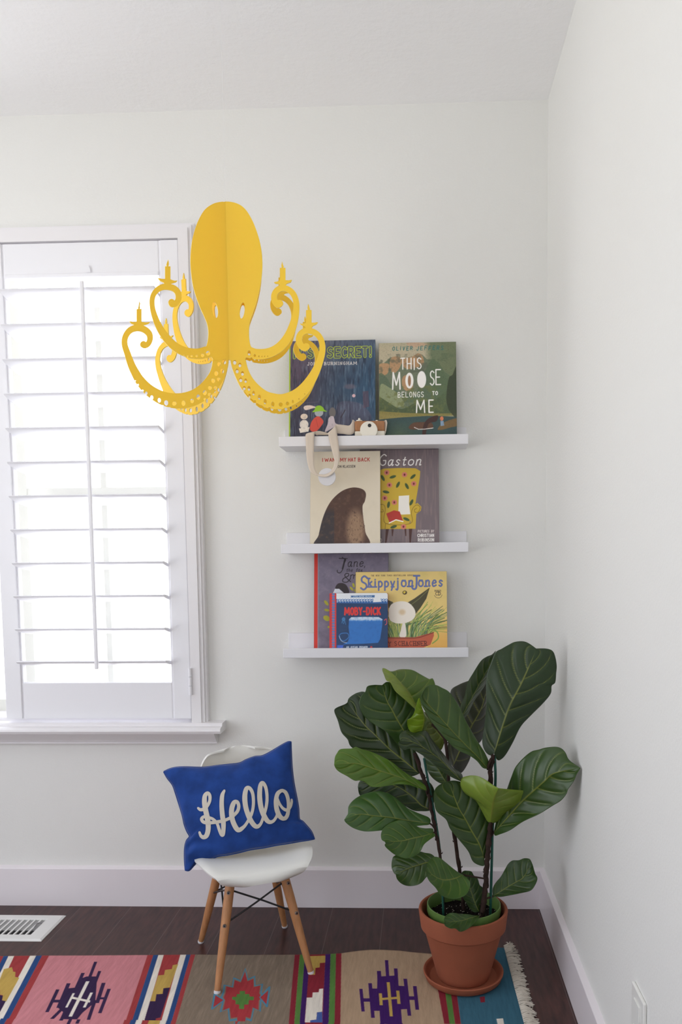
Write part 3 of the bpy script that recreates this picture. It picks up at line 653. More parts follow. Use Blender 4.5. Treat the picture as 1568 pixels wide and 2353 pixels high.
def p_whale(c):
    X, Y = c.X, c.Y; c.C[:] = (28, 58, 98); c.mix((fbm(X, Y, 60, 2)-.5)*2, (22, 44, 78), .6)
    c.poly([(485, 380), (900, 380), (900, 432), (485, 432)], (216, 220, 224)); c.poly([(485, 430), (900, 430), (900, 470), (485, 462)], (44, 92, 152))
    for i in range(19):
        x = 505+i*21.5
        if 775 < x < 835: continue
        c.line([(x-8, 455), (x-9, 438), (x, 430), (x+7, 436), (x+5, 446), (x-1, 444)], 4, (222, 226, 230), curve=True)
    c.poly([(780, 395), (832, 392), (838, 455), (776, 458)], (220, 222, 224))
    c.poly([(598, 404), (790, 402), (788, 420), (598, 418), (606, 411)], (52, 96, 148)); c.text('LITTLE MASTER MELVILLE', 622, 766, 407, 415, 2, (200, 210, 222), gap=.5)
    c.text('MOBY-DICK', 555, 832, 500, 554, 13, (206, 52, 48), gap=.36)
    wh = [(588, 590), (605, 574), (700, 572), (820, 574), (850, 592), (848, 640), (832, 745), (815, 775), (700, 782), (600, 784), (540, 786), (580, 764), (592, 720), (584, 650)]
    c.poly(wh, (42, 108, 182)); m = Canvas(X, Y, (0, 0, 0)); m.poly(wh, (1, 1, 1)); c.mix(m.C[..., 0]*np.clip((600+14*fbm(X, Y, 12, 3)-Y)/16, 0, 1), (214, 222, 230), .85)
    c.mix(m.C[..., 0]*(fbm(X, Y, 20, 9)-.5)*2, (34, 88, 158), .5)
    c.ell(545, 590, 14, 16, (60, 118, 168), .9).line([(530, 620), (535, 605), (545, 625), (555, 605), (562, 632)], 4, (60, 118, 168), .9, curve=True)
    for i, y in enumerate((644, 656, 668, 680)): c.line([(512, y), (578-i*4, y)], 3, (52, 88, 124), .7)
    c.line([(512, 715), (530, 700), (575, 700), (585, 730), (550, 758), (520, 745), (512, 715)], 7, (48, 104, 166), curve=True); c.line([(510, 720), (530, 760), (570, 775)], 3, (190, 206, 220), curve=True); c.line([(865, 600), (880, 590), (882, 625), (872, 635)], 6, (196, 80, 84), curve=True)
    c.text('AN OCEAN PRIMER', 568, 732, 802, 818, 3.6, (206, 212, 222), gap=.4); c.ell(762, 808, 9, 7, (196, 60, 60)); c.poly([(495, 792), (545, 792), (535, 830), (495, 830)], (60, 96, 190))
    c.poly([(430, 370), (488, 370), (488, 900), (430, 900)], (196, 46, 44))
    for i in range(24): y = 392+i*21; c.ell(465, y, 12, 7, (76, 120, 178)).line([(453, y+10), (477, y+10)], 3, (120, 150, 190))
book('dark blue night scene picture book with lime outlined title, left on the top ledge', 'books on the top ledge', 'B1', 120, 795, 76, 815, 0, -.074, -.030, .011, p_secret, edge=(120, 140, 50), spine=(160, 190, 44))
book('picture book with green mountain landscape and large white title, right on the top ledge', 'books on the top ledge', 'B1', 824, 1430, 92, 812, 0, -.074, -.030, .010, p_moose, edge=(120, 116, 92))
book('cream picture book with red title and brown mound, front left on the middle ledge', 'books on the middle ledge', 'B2', 286, 832, 127, 847, 1, -.104, -.050, .009, p_hat, edge=(206, 196, 176))
book('mauve picture book with a flowered yellow armchair, half hidden on the middle ledge', 'books on the middle ledge', 'B2', 675, 1293, 104, 846, 1, -.086, -.026, .010, p_gaston, edge=(90, 78, 82))
book('tall grey-purple book with a red spine, at the back of the bottom ledge', 'books on the bottom ledge', 'B3', 316, 898, 74, 810, 2, -.072, -.026, .010, p_jane, edge=(96, 90, 106), spine=(196, 44, 32))
book('yellow picture book with blue title and terracotta pot of grass, right on the bottom ledge', 'books on the bottom ledge', 'B3', 642, 1356, 217, 808, 2, -.087, -.045, .009, p_skippy, edge=(206, 182, 120))
book('small blue board book with red title and a whale, front of the bottom ledge', 'books on the bottom ledge', 'B3', 437, 892, 385, 812, 2, -.106, -.078, .012, p_whale, edge=(196, 46, 44), hard=True, rounded=.006, name='board_book')

# ------------------------------------------------------------------ octopus chandelier: four cut card panels round one axis
AX = np.array([-.8425, -.50])
def f_poly(X, Y, P):
    P = np.asarray(P, float); A, B = P, np.roll(P, -1, 0); d2 = np.full(X.shape, 1e18); ins = np.zeros(X.shape, bool)
    for (ax, ay), (bx, by) in zip(A, B):
        ex, ey = bx-ax, by-ay; L = ex*ex+ey*ey+1e-12; t = np.clip(((X-ax)*ex+(Y-ay)*ey)/L, 0, 1)
        d2 = np.minimum(d2, (X-ax-t*ex)**2+(Y-ay-t*ey)**2)
        if ay != by: ins ^= ((ay > Y) != (by > Y)) & (X < (bx-ax)*(Y-ay)/(by-ay)+ax)
    d = np.sqrt(d2); d[ins] *= -1; return d
def f_arm(X, Y, P):
    P = smooth_pts(P, 5); d = np.full(X.shape, 1e9)
    for (ax, ay, ar), (bx, by, br) in zip(P[:-1], P[1:]):
        ex, ey = bx-ax, by-ay; L = ex*ex+ey*ey+1e-12; t = np.clip(((X-ax)*ex+(Y-ay)*ey)/L, 0, 1)
        d = np.minimum(d, np.hypot(X-ax-t*ex, Y-ay-t*ey)-(ar+(br-ar)*t))
    return d
def f_holes(X, Y, H):
    d = np.full(X.shape, 1e9)
    for h in H:
        x, y, rx, ry = (h+(h[2],))[:4]; rot = h[4] if len(h) > 4 else 0
        co, si = math.cos(rot), math.sin(rot); u = (X-x)*co+(Y-y)*si; v = -(X-x)*si+(Y-y)*co
        d = np.minimum(d, (np.sqrt((u/rx)**2+(v/ry)**2+1e-9)-1)*min(rx, ry))
    return d
def march(fn, x0, x1, y0, y1, st):
    xs = np.arange(x0, x1+st, st); ys = np.arange(y0, y1+st, st); X, Y = np.meshgrid(xs, ys); V = fn(X, Y)
    V[np.abs(V) < 1e-6] = 1e-6; I = V < 0; verts = []; key = {}; faces = []; edge = []
    def node(j, i):
        k = (j, i, 0)
        if k not in key: key[k] = len(verts); verts.append((xs[i], ys[j]))
        return key[k]
    def cross(a, b):
        if a > b: a, b = b, a
        k = (a, b)
        if k not in key:
            va, vb = V[a], V[b]; t = va/(va-vb); key[k] = len(verts)
            verts.append((xs[a[1]]+(xs[b[1]]-xs[a[1]])*t, ys[a[0]]+(ys[b[0]]-ys[a[0]])*t))
        return key[k]
    cnt = I[:-1, :-1]*1+I[:-1, 1:]+I[1:, 1:]+I[1:, :-1]
    for j, i in zip(*np.nonzero(cnt)):
        cs = ((j, i), (j, i+1), (j+1, i+1), (j+1, i)); f = []; tg = []
        for k in range(4):
            a, b = cs[k], cs[(k+1) % 4]
            if I[a]: f.append(node(*a)); tg.append(0)
            if I[a] != I[b]: f.append(cross(a, b)); tg.append(1 if I[a] else 2)     # 1 = leaving, 2 = entering
        faces.append(f)
        for k in range(len(f)):
            if tg[k] == 1 and tg[(k+1) % len(f)] == 2: edge.append((f[k], f[(k+1) % len(f)]))
    return np.array(verts), faces, edge
FL = {
 'head': [(790, 70), (735, 75), (690, 88), (640, 122), (605, 172), (575, 240), (552, 320), (540, 400), (536, 480), (540, 560), (553, 650), (575, 730), (605, 810), (635, 875), (652, 920), (660, 970), (658, 1020), (650, 1060), (640, 1085), (690, 1160), (700, 1168), (806, 1166), (806, 600)],
 'eyes': [(706, 822, 20, 56, -.14)],
 'up': [(715, 1110, 38), (655, 1112, 40), (600, 1124, 37), (545, 1122, 34), (480, 1104, 31), (420, 1068, 29), (365, 1010, 27), (320, 940, 23), (290, 870, 20), (272, 800, 17), (272, 740, 17), (292, 697, 18), (330, 667, 20), (375, 661, 21), (420, 672, 21), (449, 702, 21), (453, 742, 20), (440, 770, 20), (412, 780, 22), (405, 768, 22)],
 'low': [(746, 1120, 50), (744, 1170, 53), (732, 1240, 53), (705, 1300, 54), (645, 1372, 54), (575, 1422, 54), (500, 1447, 54), (430, 1451, 52), (360, 1438, 47), (300, 1411, 42), (240, 1369, 37), (190, 1315, 33), (160, 1268, 29), (128, 1205, 25), (102, 1130, 22), (80, 1060, 20), (86, 1005, 20), (118, 962, 21), (165, 946, 22), (212, 955, 22), (248, 985, 21), (256, 1022, 19), (244, 1054, 19), (222, 1066, 20), (210, 1060, 23)],
 'up_h': [(657, 1122, 14, 17), (619, 1137, 11, 13), (578, 1142, 8, 9), (543, 1142, 7, 8), (516, 1142, 6, 6), (491, 1135, 4, 4), (676, 1158, 9, 11), (634, 1167, 8, 8), (600, 1166, 6, 6), (620, 1184, 5, 5)],
 'low_h': [(770, 1182, 14, 16), (733, 1197, 12, 16), (756, 1245, 12, 18), (714, 1262, 13, 17), (731, 1302, 11, 14), (693, 1312, 13, 17), (708, 1362, 12, 14), (670, 1362, 13, 15), (635, 1395, 13, 18), (667, 1408, 12, 13), (590, 1425, 13, 19), (635, 1440, 9, 10), (547, 1452, 12, 16), (487, 1468, 13, 19), (423, 1470, 15, 15), (368, 1465, 14, 19), (320, 1447, 12, 17), (268, 1428, 12, 17), (230, 1398, 9, 12), (205, 1381, 7, 9), (173, 1340, 6, 8), (154, 1312, 5, 5),
           (752, 1352, 8, 8), (722, 1392, 8, 8), (680, 1442, 9, 9), (645, 1468, 8, 8), (580, 1497, 10, 8), (525, 1506, 10, 8), (457, 1508, 11, 6), (390, 1499, 9, 5), (345, 1484, 8, 5), (290, 1463, 7, 6), (248, 1432, 6, 5)],
 'cand': [(378, 0), (0, 0), ([(308, 600), (335, 606), (360, 607), (360, 520), (397, 520), (397, 610), (425, 620), (447, 618), (436, 630), (408, 638), (396, 644), (402, 660), (350, 660), (358, 645), (350, 632), (325, 620)]), [(382, 471), (386, 500), (385, 514), (381, 522), (372, 522), (369, 508), (374, 492)]],
 'cand2': [(0, 0), (0, 0), ([(110, 898), (135, 905), (163, 904), (163, 815), (197, 815), (197, 905), (230, 908), (258, 905), (245, 918), (218, 926), (203, 934), (206, 950), (150, 950), (158, 936), (147, 925), (125, 916)]), [(182, 762), (187, 778), (184, 795), (187, 808), (183, 818), (177, 818), (173, 806), (178, 790), (180, 775)]],
}
FR = {
 'head': [(784, 70), (840, 78), (890, 100), (930, 140), (965, 200), (990, 260), (1015, 340), (1030, 420), (1035, 500), (1032, 570), (1022, 650), (1005, 730), (985, 800), (960, 870), (945, 920), (942, 980), (945, 1030), (952, 1065), (965, 1085), (925, 1150), (915, 1166), (808, 1168), (804, 600)],
 'eyes': [(896, 826, 17, 56, .12)],
 'up': [(875, 1110, 40), (930, 1112, 40), (985, 1127, 37), (1050, 1126, 35), (1110, 1108, 33), (1165, 1070, 32), (1215, 1005, 30), (1250, 920, 26), (1268, 840, 22), (1270, 770, 20), (1250, 712, 20), (1212, 678, 20), (1170, 670, 21), (1136, 688, 21), (1117, 722, 20), (1122, 762, 21), (1143, 785, 22), (1156, 775, 23)],
 'low': [(864, 1120, 48), (868, 1175, 52), (888, 1245, 50), (922, 1315, 50), (975, 1380, 52), (1040, 1430, 53), (1100, 1451, 54), (1165, 1457, 52), (1230, 1438, 48), (1290, 1402, 43), (1345, 1345, 38), (1395, 1265, 30), (1430, 1185, 24), (1450, 1110, 21), (1448, 1048, 20), (1425, 1000, 20), (1385, 972, 20), (1335, 967, 20), (1300, 990, 21), (1288, 1030, 21), (1303, 1068, 22), (1328, 1085, 22), (1340, 1076, 24)],
 'up_h': [(944, 1120, 11, 17), (983, 1138, 8, 10), (1012, 1144, 4, 7), (1033, 1145, 3, 5), (1052, 1144, 3, 5), (1072, 1143, 3, 4), (960, 1160, 8, 9), (1000, 1170, 6, 7)],
 'low_h': [(844, 1185, 12, 16), (880, 1203, 11, 16), (861, 1245, 11, 16), (898, 1262, 11, 16), (886, 1306, 12, 16), (920, 1312, 10, 15), (910, 1362, 11, 14), (943, 1365, 11, 16), (975, 1398, 10, 16), (948, 1412, 9, 10), (1015, 1426, 11, 17), (1055, 1457, 11, 17), (1108, 1475, 11, 18), (1163, 1477, 14, 15), (1210, 1470, 11, 13), (1247, 1457, 7, 12), (1290, 1440, 5, 7), (1330, 1405, 4, 4),
           (868, 1350, 7, 7), (912, 1408, 8, 8), (985, 1455, 8, 8), (1030, 1488, 9, 7), (1085, 1503, 10, 7), (1140, 1513, 10, 6), (1195, 1505, 9, 6), (1250, 1485, 8, 5), (1370, 1383, 4, 4)],
 'cand': [0, 0, [(1114, 630), (1140, 625), (1157, 618), (1157, 530), (1195, 530), (1195, 616), (1220, 617), (1241, 612), (1232, 630), (1208, 638), (1196, 648), (1200, 664), (1150, 664), (1158, 650), (1148, 642), (1126, 640)], [(1172, 486), (1178, 508), (1183, 518), (1179, 532), (1170, 532), (1167, 515), (1170, 500)]],
 'cand2': [0, 0, [(1293, 915), (1318, 918), (1338, 912), (1338, 822), (1376, 822), (1376, 910), (1400, 910), (1422, 905), (1410, 922), (1386, 932), (1378, 944), (1384, 960), (1328, 960), (1336, 946), (1328, 934), (1308, 928)], [(1353, 777), (1360, 798), (1364, 812), (1360, 824), (1352, 824), (1348, 810), (1350, 795)]],
}
oct_ = thing('octopus_chandelier', (AX[0], AX[1], 1.958), 'yellow octopus-shaped card chandelier with candle-tipped tentacles, hanging before the window', 'chandelier')
CARD = .0032
def panel_parts(D):
    hd = lambda X, Y: f_poly(X, Y, smooth_pts(D['head'][:-4], 3).tolist()+D['head'][-4:])
    up = lambda X, Y: f_arm(X, Y, D['up']); lo = lambda X, Y: f_arm(X, Y, D['low'])
    c1 = lambda X, Y: f_poly(X, Y, D['cand'][2]); c2 = lambda X, Y: f_poly(X, Y, D['cand2'][2])
    fl1 = lambda X, Y: f_poly(X, Y, D['cand'][3]); fl2 = lambda X, Y: f_poly(X, Y, D['cand2'][3])
    allh = lambda X, Y: f_holes(X, Y, D['up_h']+D['low_h'])
    mx = np.maximum; S = 3.4; R_ = []
    R_.append(('head', march(lambda X, Y: mx(mx(hd(X, Y), -f_holes(X, Y, D['eyes'])), -allh(X, Y)), 500, 1080, 50, 1180, S)))
    R_.append(('tentacle', march(lambda X, Y: mx(mx(up(X, Y), -hd(X, Y)), -allh(X, Y)), 240, 1310, 620, 1200, S)))
    R_.append(('tentacle', march(lambda X, Y: mx(mx(mx(lo(X, Y), -hd(X, Y)), -up(X, Y)), -allh(X, Y)), 40, 1490, 920, 1520, S)))
    R_.append(('candle', march(lambda X, Y: mx(c1(X, Y), -up(X, Y)), 300, 1250, 500, 690, S)))
    R_.append(('candle', march(lambda X, Y: mx(c2(X, Y), -lo(X, Y)), 100, 1440, 800, 970, S)))
    fl_ = [march(lambda X, Y: mx(fl1(X, Y), -c1(X, Y)), 360, 1200, 460, 540, 2.), march(lambda X, Y: mx(fl2(X, Y), -c2(X, Y)), 170, 1370, 750, 830, 2.)]
    return R_, fl_
def survey(parts, side, a_ref):
    """drawing coordinates -> (distance from the axis, height), read off a vertical sheet at angle a_ref"""
    d = np.array([side*math.cos(a_ref), -math.sin(a_ref), 0]); n = np.array([-d[1], d[0], 0]); p0 = np.array([AX[0], AX[1], 1.7]); out = []
    for nm, (v, f, e) in parts:
        W = [onP(*cp('O', x, y), p0, n) for x, y in v]
        R_ = [float(np.dot(p-p0, d)) for p in W]; out.append((nm, [(0. if (r < .006 and nm == 'head') else max(r, .0005), float(p[2])) for r, p in zip(R_, W)], f, e))
    return out
def place_panel(parts, flames, side, angle):
    d = np.array([side*math.cos(angle), -math.sin(angle), 0]); n = np.array([-d[1], d[0], 0])
    def build(nm, W, f, e, parent):
        if not len(W): return None
        W = np.array([(AX[0]+d[0]*r, AX[1]+d[1]*r, z, r) for r, z in W]); k = len(W); V = np.concatenate([W[:, :3]-n*CARD/2, W[:, :3]+n*CARD/2])
        Fc = [tuple(q) for q in f]+[tuple(i+k for i in q[::-1]) for q in f]; mi = [0]*len(Fc)
        Fc += [(b_, a_, a_+k, b_+k) for a_, b_ in e]; mi += [1 if W[a_][3]+W[b_][3] > 0 else 0 for a_, b_ in e]
        me = pyd(V, Fc, mi); bm = bmesh.new(); bm.from_mesh(me); bmesh.ops.recalc_face_normals(bm, faces=bm.faces); bm.to_mesh(me); bm.free()
        return obj(nm, me, [M['yellow'], M['yellow_edge']], parent)
    cs = []
    for nm, W, f, e in parts:
        o = build(nm, W, f, e, oct_)
        if nm == 'candle': cs.append(o)
    for o, (nm, W, f, e) in zip(cs, flames): build(nm, W, f, e, o)
R2 = math.radians; A_FL, A_FR = R2(27), R2(2)
pl, fl_l = panel_parts(FL); pr_, fl_r = panel_parts(FR)
pl = survey(pl, -1, A_FL); fl_l = survey([('flame', g) for g in fl_l], -1, A_FL)
pr_ = survey(pr_, 1, A_FR); fl_r = survey([('flame', g) for g in fl_r], 1, A_FR)
place_panel(pl, fl_l, -1, A_FL)          # near left
place_panel(pr_, fl_r, 1, A_FR)          # near right
place_panel(pr_, fl_r, -1, R2(-25))      # far left
place_panel(pr_, fl_r, 1, R2(-28))       # far right
obj('hanging_thread', MB().tube([(AX[0], AX[1], 1.952), (AX[0], AX[1], ZC)], .00035, 6).mesh(), M['nylon'], oct_)
obj('ceiling_hook', MB().tube([(AX[0], AX[1], ZC), (AX[0], AX[1], ZC-.006)], .005, 12).mesh(), M['plastic'], oct_)

# ------------------------------------------------------------------ child's moulded chair
CH = Vector((-.855, -.333, 0)); CF = Vector((.40, -.9165, 0)).normalized(); CR = Vector((-CF.y, CF.x, 0))*1.0   # forward, right (seen from the front)
CRr = Vector((.9165, .40, 0)).normalized()
def cw(r, f, z): return CH+CRr*r+CF*f+Vector((0, 0, z))
chair = thing('childs_chair', CH, "small white moulded shell chair on splayed wooden legs, under the blue cushion", 'chair')
prof = smooth_pts([(.158, .276, .070), (.156, .289, .104), (.140, .300, .130), (.092, .306, .149), (.020, .300, .158), (-.055, .297, .152), (-.104, .312, .142), (-.128, .352, .134), (-.140, .410, .128), (-.148, .470, .122), (-.155, .520, .115), (-.160, .548, .100), (-.1635, .560, .080), (-.165, .565, .045)], 6)
ns = len(prof); NU = 33; Pg = np.zeros((ns, NU, 3))
for i, (f_, z_, hw) in enumerate(prof):
    s_ = i/(ns-1)
    for j in range(NU):
        u = -1+2*j/(NU-1); uu = math.sin(u*PI/2)
        seat_k = np.clip(1-abs(s_-.33)/.30, 0, 1); back_k = np.clip((s_-.5)/.25, 0, 1)
        lift = .020*abs(uu)**2.4*seat_k - .004*abs(uu)**3*(s_ < .1)
        fwd = .030*abs(uu)**2.2*back_k
        drop = .004*abs(uu)**2.5*np.clip((s_-.88)/.12, 0, 1)
        roll = .007*max(0, abs(uu)-.9)/.1
        p = cw(uu*hw, f_+fwd-(.030*abs(uu)**3 if s_ < .12 else 0)*(1-s_/.12), z_+lift-drop-roll*seat_k)
        Pg[i, j] = p
me = grid_mesh(Pg, flip=True); shell = obj('seat_shell', me, M['plastic'], chair, smooth=4)
md = shell.modifiers.new('thickness', 'SOLIDIFY'); md.thickness = .0055; md.offset = -1
md = shell.modifiers.new('round', 'BEVEL'); md.width = .002; md.segments = 2; md.limit_method = 'ANGLE'
for sr in (-1, 1):
    for sf in (-1, 1):
        ft = (.125*sr, .146*sf); tp = (.066*sr, .068*sf)
        L = lambda t: cw(tp[0]+(ft[0]-tp[0])*t, tp[1]+(ft[1]-tp[1])*t, .286*(1-t))
        r_of = [(0, .0112), (.08, .0122), (.3, .0126), (.6, .0112), (.85, .0092), (.975, .0078)]
        leg = obj('leg', MB().tube([L(t) for t, _ in r_of], [r for _, r in r_of], 20).mesh(), M['wood'], chair, smooth=.8)
        obj('foot_glide', MB().tube([L(.975), L(.99), L(1.0)], [.0086, .0088, .0075], 16).mesh(), M['glide'], leg, smooth=.8)
        for t in (.17, .44):
            c_ = L(t); dn = (CF*sf+CRr*(.35*sr)).normalized()
            obj('screw', MB().tube([c_+dn*.009, c_+dn*.0145], [.0052, .0045], 14).tube([c_+dn*.0146, c_+dn*.0150], [.0022, .0022], 6, m=1).mesh(), [M['steel'], M['black']], leg, smooth=.8)
def LP(sr, sf, t): return cw(.066*sr+.059*sr*t, .068*sf+.078*sf*t, .286*(1-t))
for (a, b_) in (((-1, 1), (1, 1)), ((-1, -1), (1, -1)), ((-1, 1), (-1, -1)), ((1, 1), (1, -1))):
    for ta, tb in ((.16, .44), (.44, .16)):
        A1, B1 = LP(*a, ta), LP(*b_, tb); mid = (A1+B1)/2+Vector((0, 0, .002 if ta < tb else -.002))
        obj('brace_wire', MB().tube([A1, mid, B1], .0026, 8).mesh(), M['black'], chair, smooth=1)
fr = MB()
for sr in (-1, 1): fr.tube([LP(sr, 1, .1), cw(sr*.05, .05, .279), cw(sr*.05, -.05, .279), LP(sr, -1, .1)], .0034, 8)
for sf in (-1, 1): fr.tube([LP(-1, sf, .1), cw(-.05, sf*.05, .276), cw(.05, sf*.05, .276), LP(1, sf, .1)], .0034, 8)
obj('mount_frame', fr.mesh(), M['black'], chair, smooth=1)

# ------------------------------------------------------------------ velvet cushion with felt lettering
PN = np.array([.17, -.88, .46]); PN /= np.linalg.norm(PN); PP = np.array([-.872, -.340, .425])
q = lambda L: np.array([cp('H', x, y) for x, y in L])
top = q([(60, 342), (120, 315), (190, 303), (280, 302), (380, 305), (450, 300), (520, 290), (600, 280), (700, 268), (760, 240), (830, 215), (890, 208), (950, 180), (1010, 145), (1060, 115), (1110, 90), (1136, 90)])
right = q([(1136, 90), (1139, 180), (1145, 300), (1160, 430), (1185, 560), (1200, 650), (1207, 740), (1235, 762), (1270, 800), (1310, 850), (1334, 910)])
bottom = q([(243, 1174), (275, 1176), (310, 1140), (350, 1100), (400, 1088), (460, 1080), (520, 1055), (600, 1045), (700, 1025), (800, 1000), (900, 985), (1000, 965), (1100, 950), (1200, 933), (1280, 920), (1334, 910)])
left = q([(60, 342), (90, 395), (135, 455), (160, 525), (190, 620), (218, 710), (235, 790), (258, 850), (278, 888), (252, 925), (238, 985), (236, 1080), (243, 1174)])
NA, NB = 121, 97
T_, B_ = resample(smooth_pts(top, 5), NA), resample(smooth_pts(bottom, 5), NA); L_, Rr = resample(smooth_pts(left, 5), NB), resample(smooth_pts(right, 5), NB)
uu, vv = np.meshgrid(np.linspace(0, 1, NA), np.linspace(0, 1, NB)); U = uu[..., None]; V_ = vv[..., None]
Q = (1-V_)*T_[None]+V_*B_[None]+(1-U)*L_[:, None]+U*Rr[:, None]-((1-U)*(1-V_)*T_[0]+U*(1-V_)*T_[-1]+(1-U)*V_*B_[0]+U*V_*B_[-1])
base_ = np.array([[onP(Q[j, i, 0], Q[j, i, 1], PP, PN) for i in range(NA)] for j in range(NB)])
a = np.clip(1-(2*uu-1)**2, 0, 1); b_ = np.clip(1-(2*vv-1)**2, 0, 1); puff = a**.55*b_**.55
rad = np.hypot((uu-.12), (vv-.86)); crease = -.010*np.exp(-((vv-.80-.35*uu+.03)/.035)**2)*np.clip(1-uu/.30, 0, 1)*np.clip(uu/.04, 0, 1)
crease += .008*np.exp(-((vv-.86-.30*uu)/.04)**2)*np.clip(1-uu/.28, 0, 1)*np.clip(uu/.04, 0, 1)
crease += -.008*np.exp(-((vv-.80+.25*(1-uu))/.03)**2)*np.clip(1-(1-uu)/.16, 0, 1)*np.clip((1-uu)/.03, 0, 1)
crease += .004*np.sin(uu*21+vv*3)*np.exp(-vv/.09)*a+.0045*np.sin(uu*15+1)*np.exp(-(1-vv)/.10)*a+.0035*np.sin(vv*17)*np.exp(-uu/.08)*b_
crease += .006*(fbm(uu, vv, .30, 31)-.5)*puff*2
front = base_+PN*(.047*puff+crease)[..., None]
cush = thing('cushion', (PP[0], PP[1], .30), 'blue velvet cushion with cream script lettering, propped on the white chair', 'cushion')
o = obj('front_cover', grid_mesh(front, flip=True), M['velvet'], cush, smooth=4)
sd_ = o.modifiers.new('thick', 'SOLIDIFY'); sd_.thickness = .0012; sd_.offset = -1
back = base_-PN*(.004+.036*puff)[..., None]
rim_out = np.clip(1-np.minimum(np.minimum(uu, 1-uu), np.minimum(vv, 1-vv))/.02, 0, 1)
obj('back_cover', grid_mesh(back), M['linen'], cush, smooth=4)
idx = [(0, i) for i in range(NA)]+[(j, NA-1) for j in range(1, NB)]+[(NB-1, i) for i in range(NA-2, -1, -1)]+[(j, 0) for j in range(NB-2, 0, -1)]
mb = MB(); mb.tube([(front[k]+back[k])/2 for k in idx+[idx[0]]], .0022, 6, cap=False); obj('seam', mb.mesh(), M['velvet'], cush, smooth=4)
bvh = BVHTree.FromPolygons([Vector(p) for p in front.reshape(-1, 3)], [tuple(map(int, f)) for f in (lambda I: np.stack([I[:-1, :-1], I[:-1, 1:], I[1:, 1:], I[1:, :-1]], -1).reshape(-1, 4))(np.arange(NA*NB).reshape(NB, NA))])
def on_cush(x, y):
    h = bvh.ray_cast(Vector(CAM), Vector(ray(*cp('H', x, y))).normalized())
    return None if h[0] is None else (h[0], h[1] if h[1].dot(Vector(PN)) > 0 else -h[1])
HELLO = [
 ('H', [(352, 650, 10), (372, 664, 13), (402, 658, 14), (430, 632, 13), (450, 590, 13), (450, 545, 14), (432, 525, 15), (410, 548, 18), (406, 600, 21), (416, 670, 22), (432, 745, 22), (438, 820, 21), (425, 878, 20), (400, 896, 17), (376, 884, 13), (364, 855, 10)]),
 ('H', [(574, 503, 10), (556, 545, 17), (551, 620, 19), (556, 700, 20), (566, 780, 20), (563, 868, 16), (548, 872, 14), (530, 830, 13), (512, 780, 12), (480, 745, 12), (440, 730, 12), (402, 724, 13), (383, 743, 14), (400, 768, 14), (450, 774, 14), (520, 766, 14), (585, 750, 13), (640, 722, 13), (682, 680, 14), (695, 635, 14), (682, 600, 15), (655, 605, 19), (636, 655, 21), (636, 720, 21), (655, 785, 21), (690, 835, 20), (738, 808, 14), (772, 762, 12)]),
 ('l', [(772, 762, 12), (803, 700, 13), (818, 620, 13), (812, 530, 14), (786, 484, 15), (758, 492, 18), (746, 560, 21), (756, 650, 21), (786, 735, 21), (820, 790, 20), (850, 806, 17), (880, 782, 13), (902, 725, 12)]),
 ('l', [(902, 725, 12), (925, 645, 13), (933, 560, 13), (922, 480, 14), (896, 440, 16), (876, 470, 19), (871, 560, 21), (885, 655, 21), (915, 728, 21), (948, 766, 18), (985, 760, 13), (1012, 722, 12), (1020, 690, 12)]),
 ('o', [(1056, 503, 14), (1022, 530, 17), (1008, 590, 19), (1014, 660, 20), (1038, 718, 20), (1072, 740, 17), (1100, 715, 16), (1112, 650, 15), (1108, 580, 15), (1088, 522, 15), (1056, 503, 14)]),
 ('o', [(1018, 570, 11), (1038, 618, 11), (1066, 655, 12), (1098, 668, 13), (1124, 645, 12), (1137, 605, 10), (1137, 580, 8)]),
]
lay = 0
for nm, st in HELLO:
    P = smooth_pts(st, 7); N_ = len(P); V = []; n_ok = 0; pts = []
    for i in range(N_):
        d = P[min(i+1, N_-1), :2]-P[max(i-1, 0), :2]; d = d/np.linalg.norm(d); nn = np.array([-d[1], d[0]])
        pts.append((P[i, :2], nn, P[i, 2], d))
    rows = []
    for c_, nn, h, d in [(pts[0][0]-pts[0][3]*pts[0][2]*.8, pts[0][1], pts[0][2]*.45, 0)]+pts+[(pts[-1][0]+pts[-1][3]*pts[-1][2]*.8, pts[-1][1], pts[-1][2]*.45, 0)]:
        r_ = []
        for k in (-1, -.5, 0, .5, 1):
            hit = on_cush(*(c_+nn*h*k)); r_.append(hit)
        if all(r_): rows.append(r_)
    hgt = .0012+.0004*lay; lay += 1
    top_ = np.array([[list(h_[0]+h_[1]*hgt) for h_ in r_] for r_ in rows])
    obj('lettering', grid_mesh(top_, thick=-PN*.0018), M['felt'], cush, smooth=.7)
cush['label'] = 'blue velvet cushion with cream script lettering, propped on the white chair'

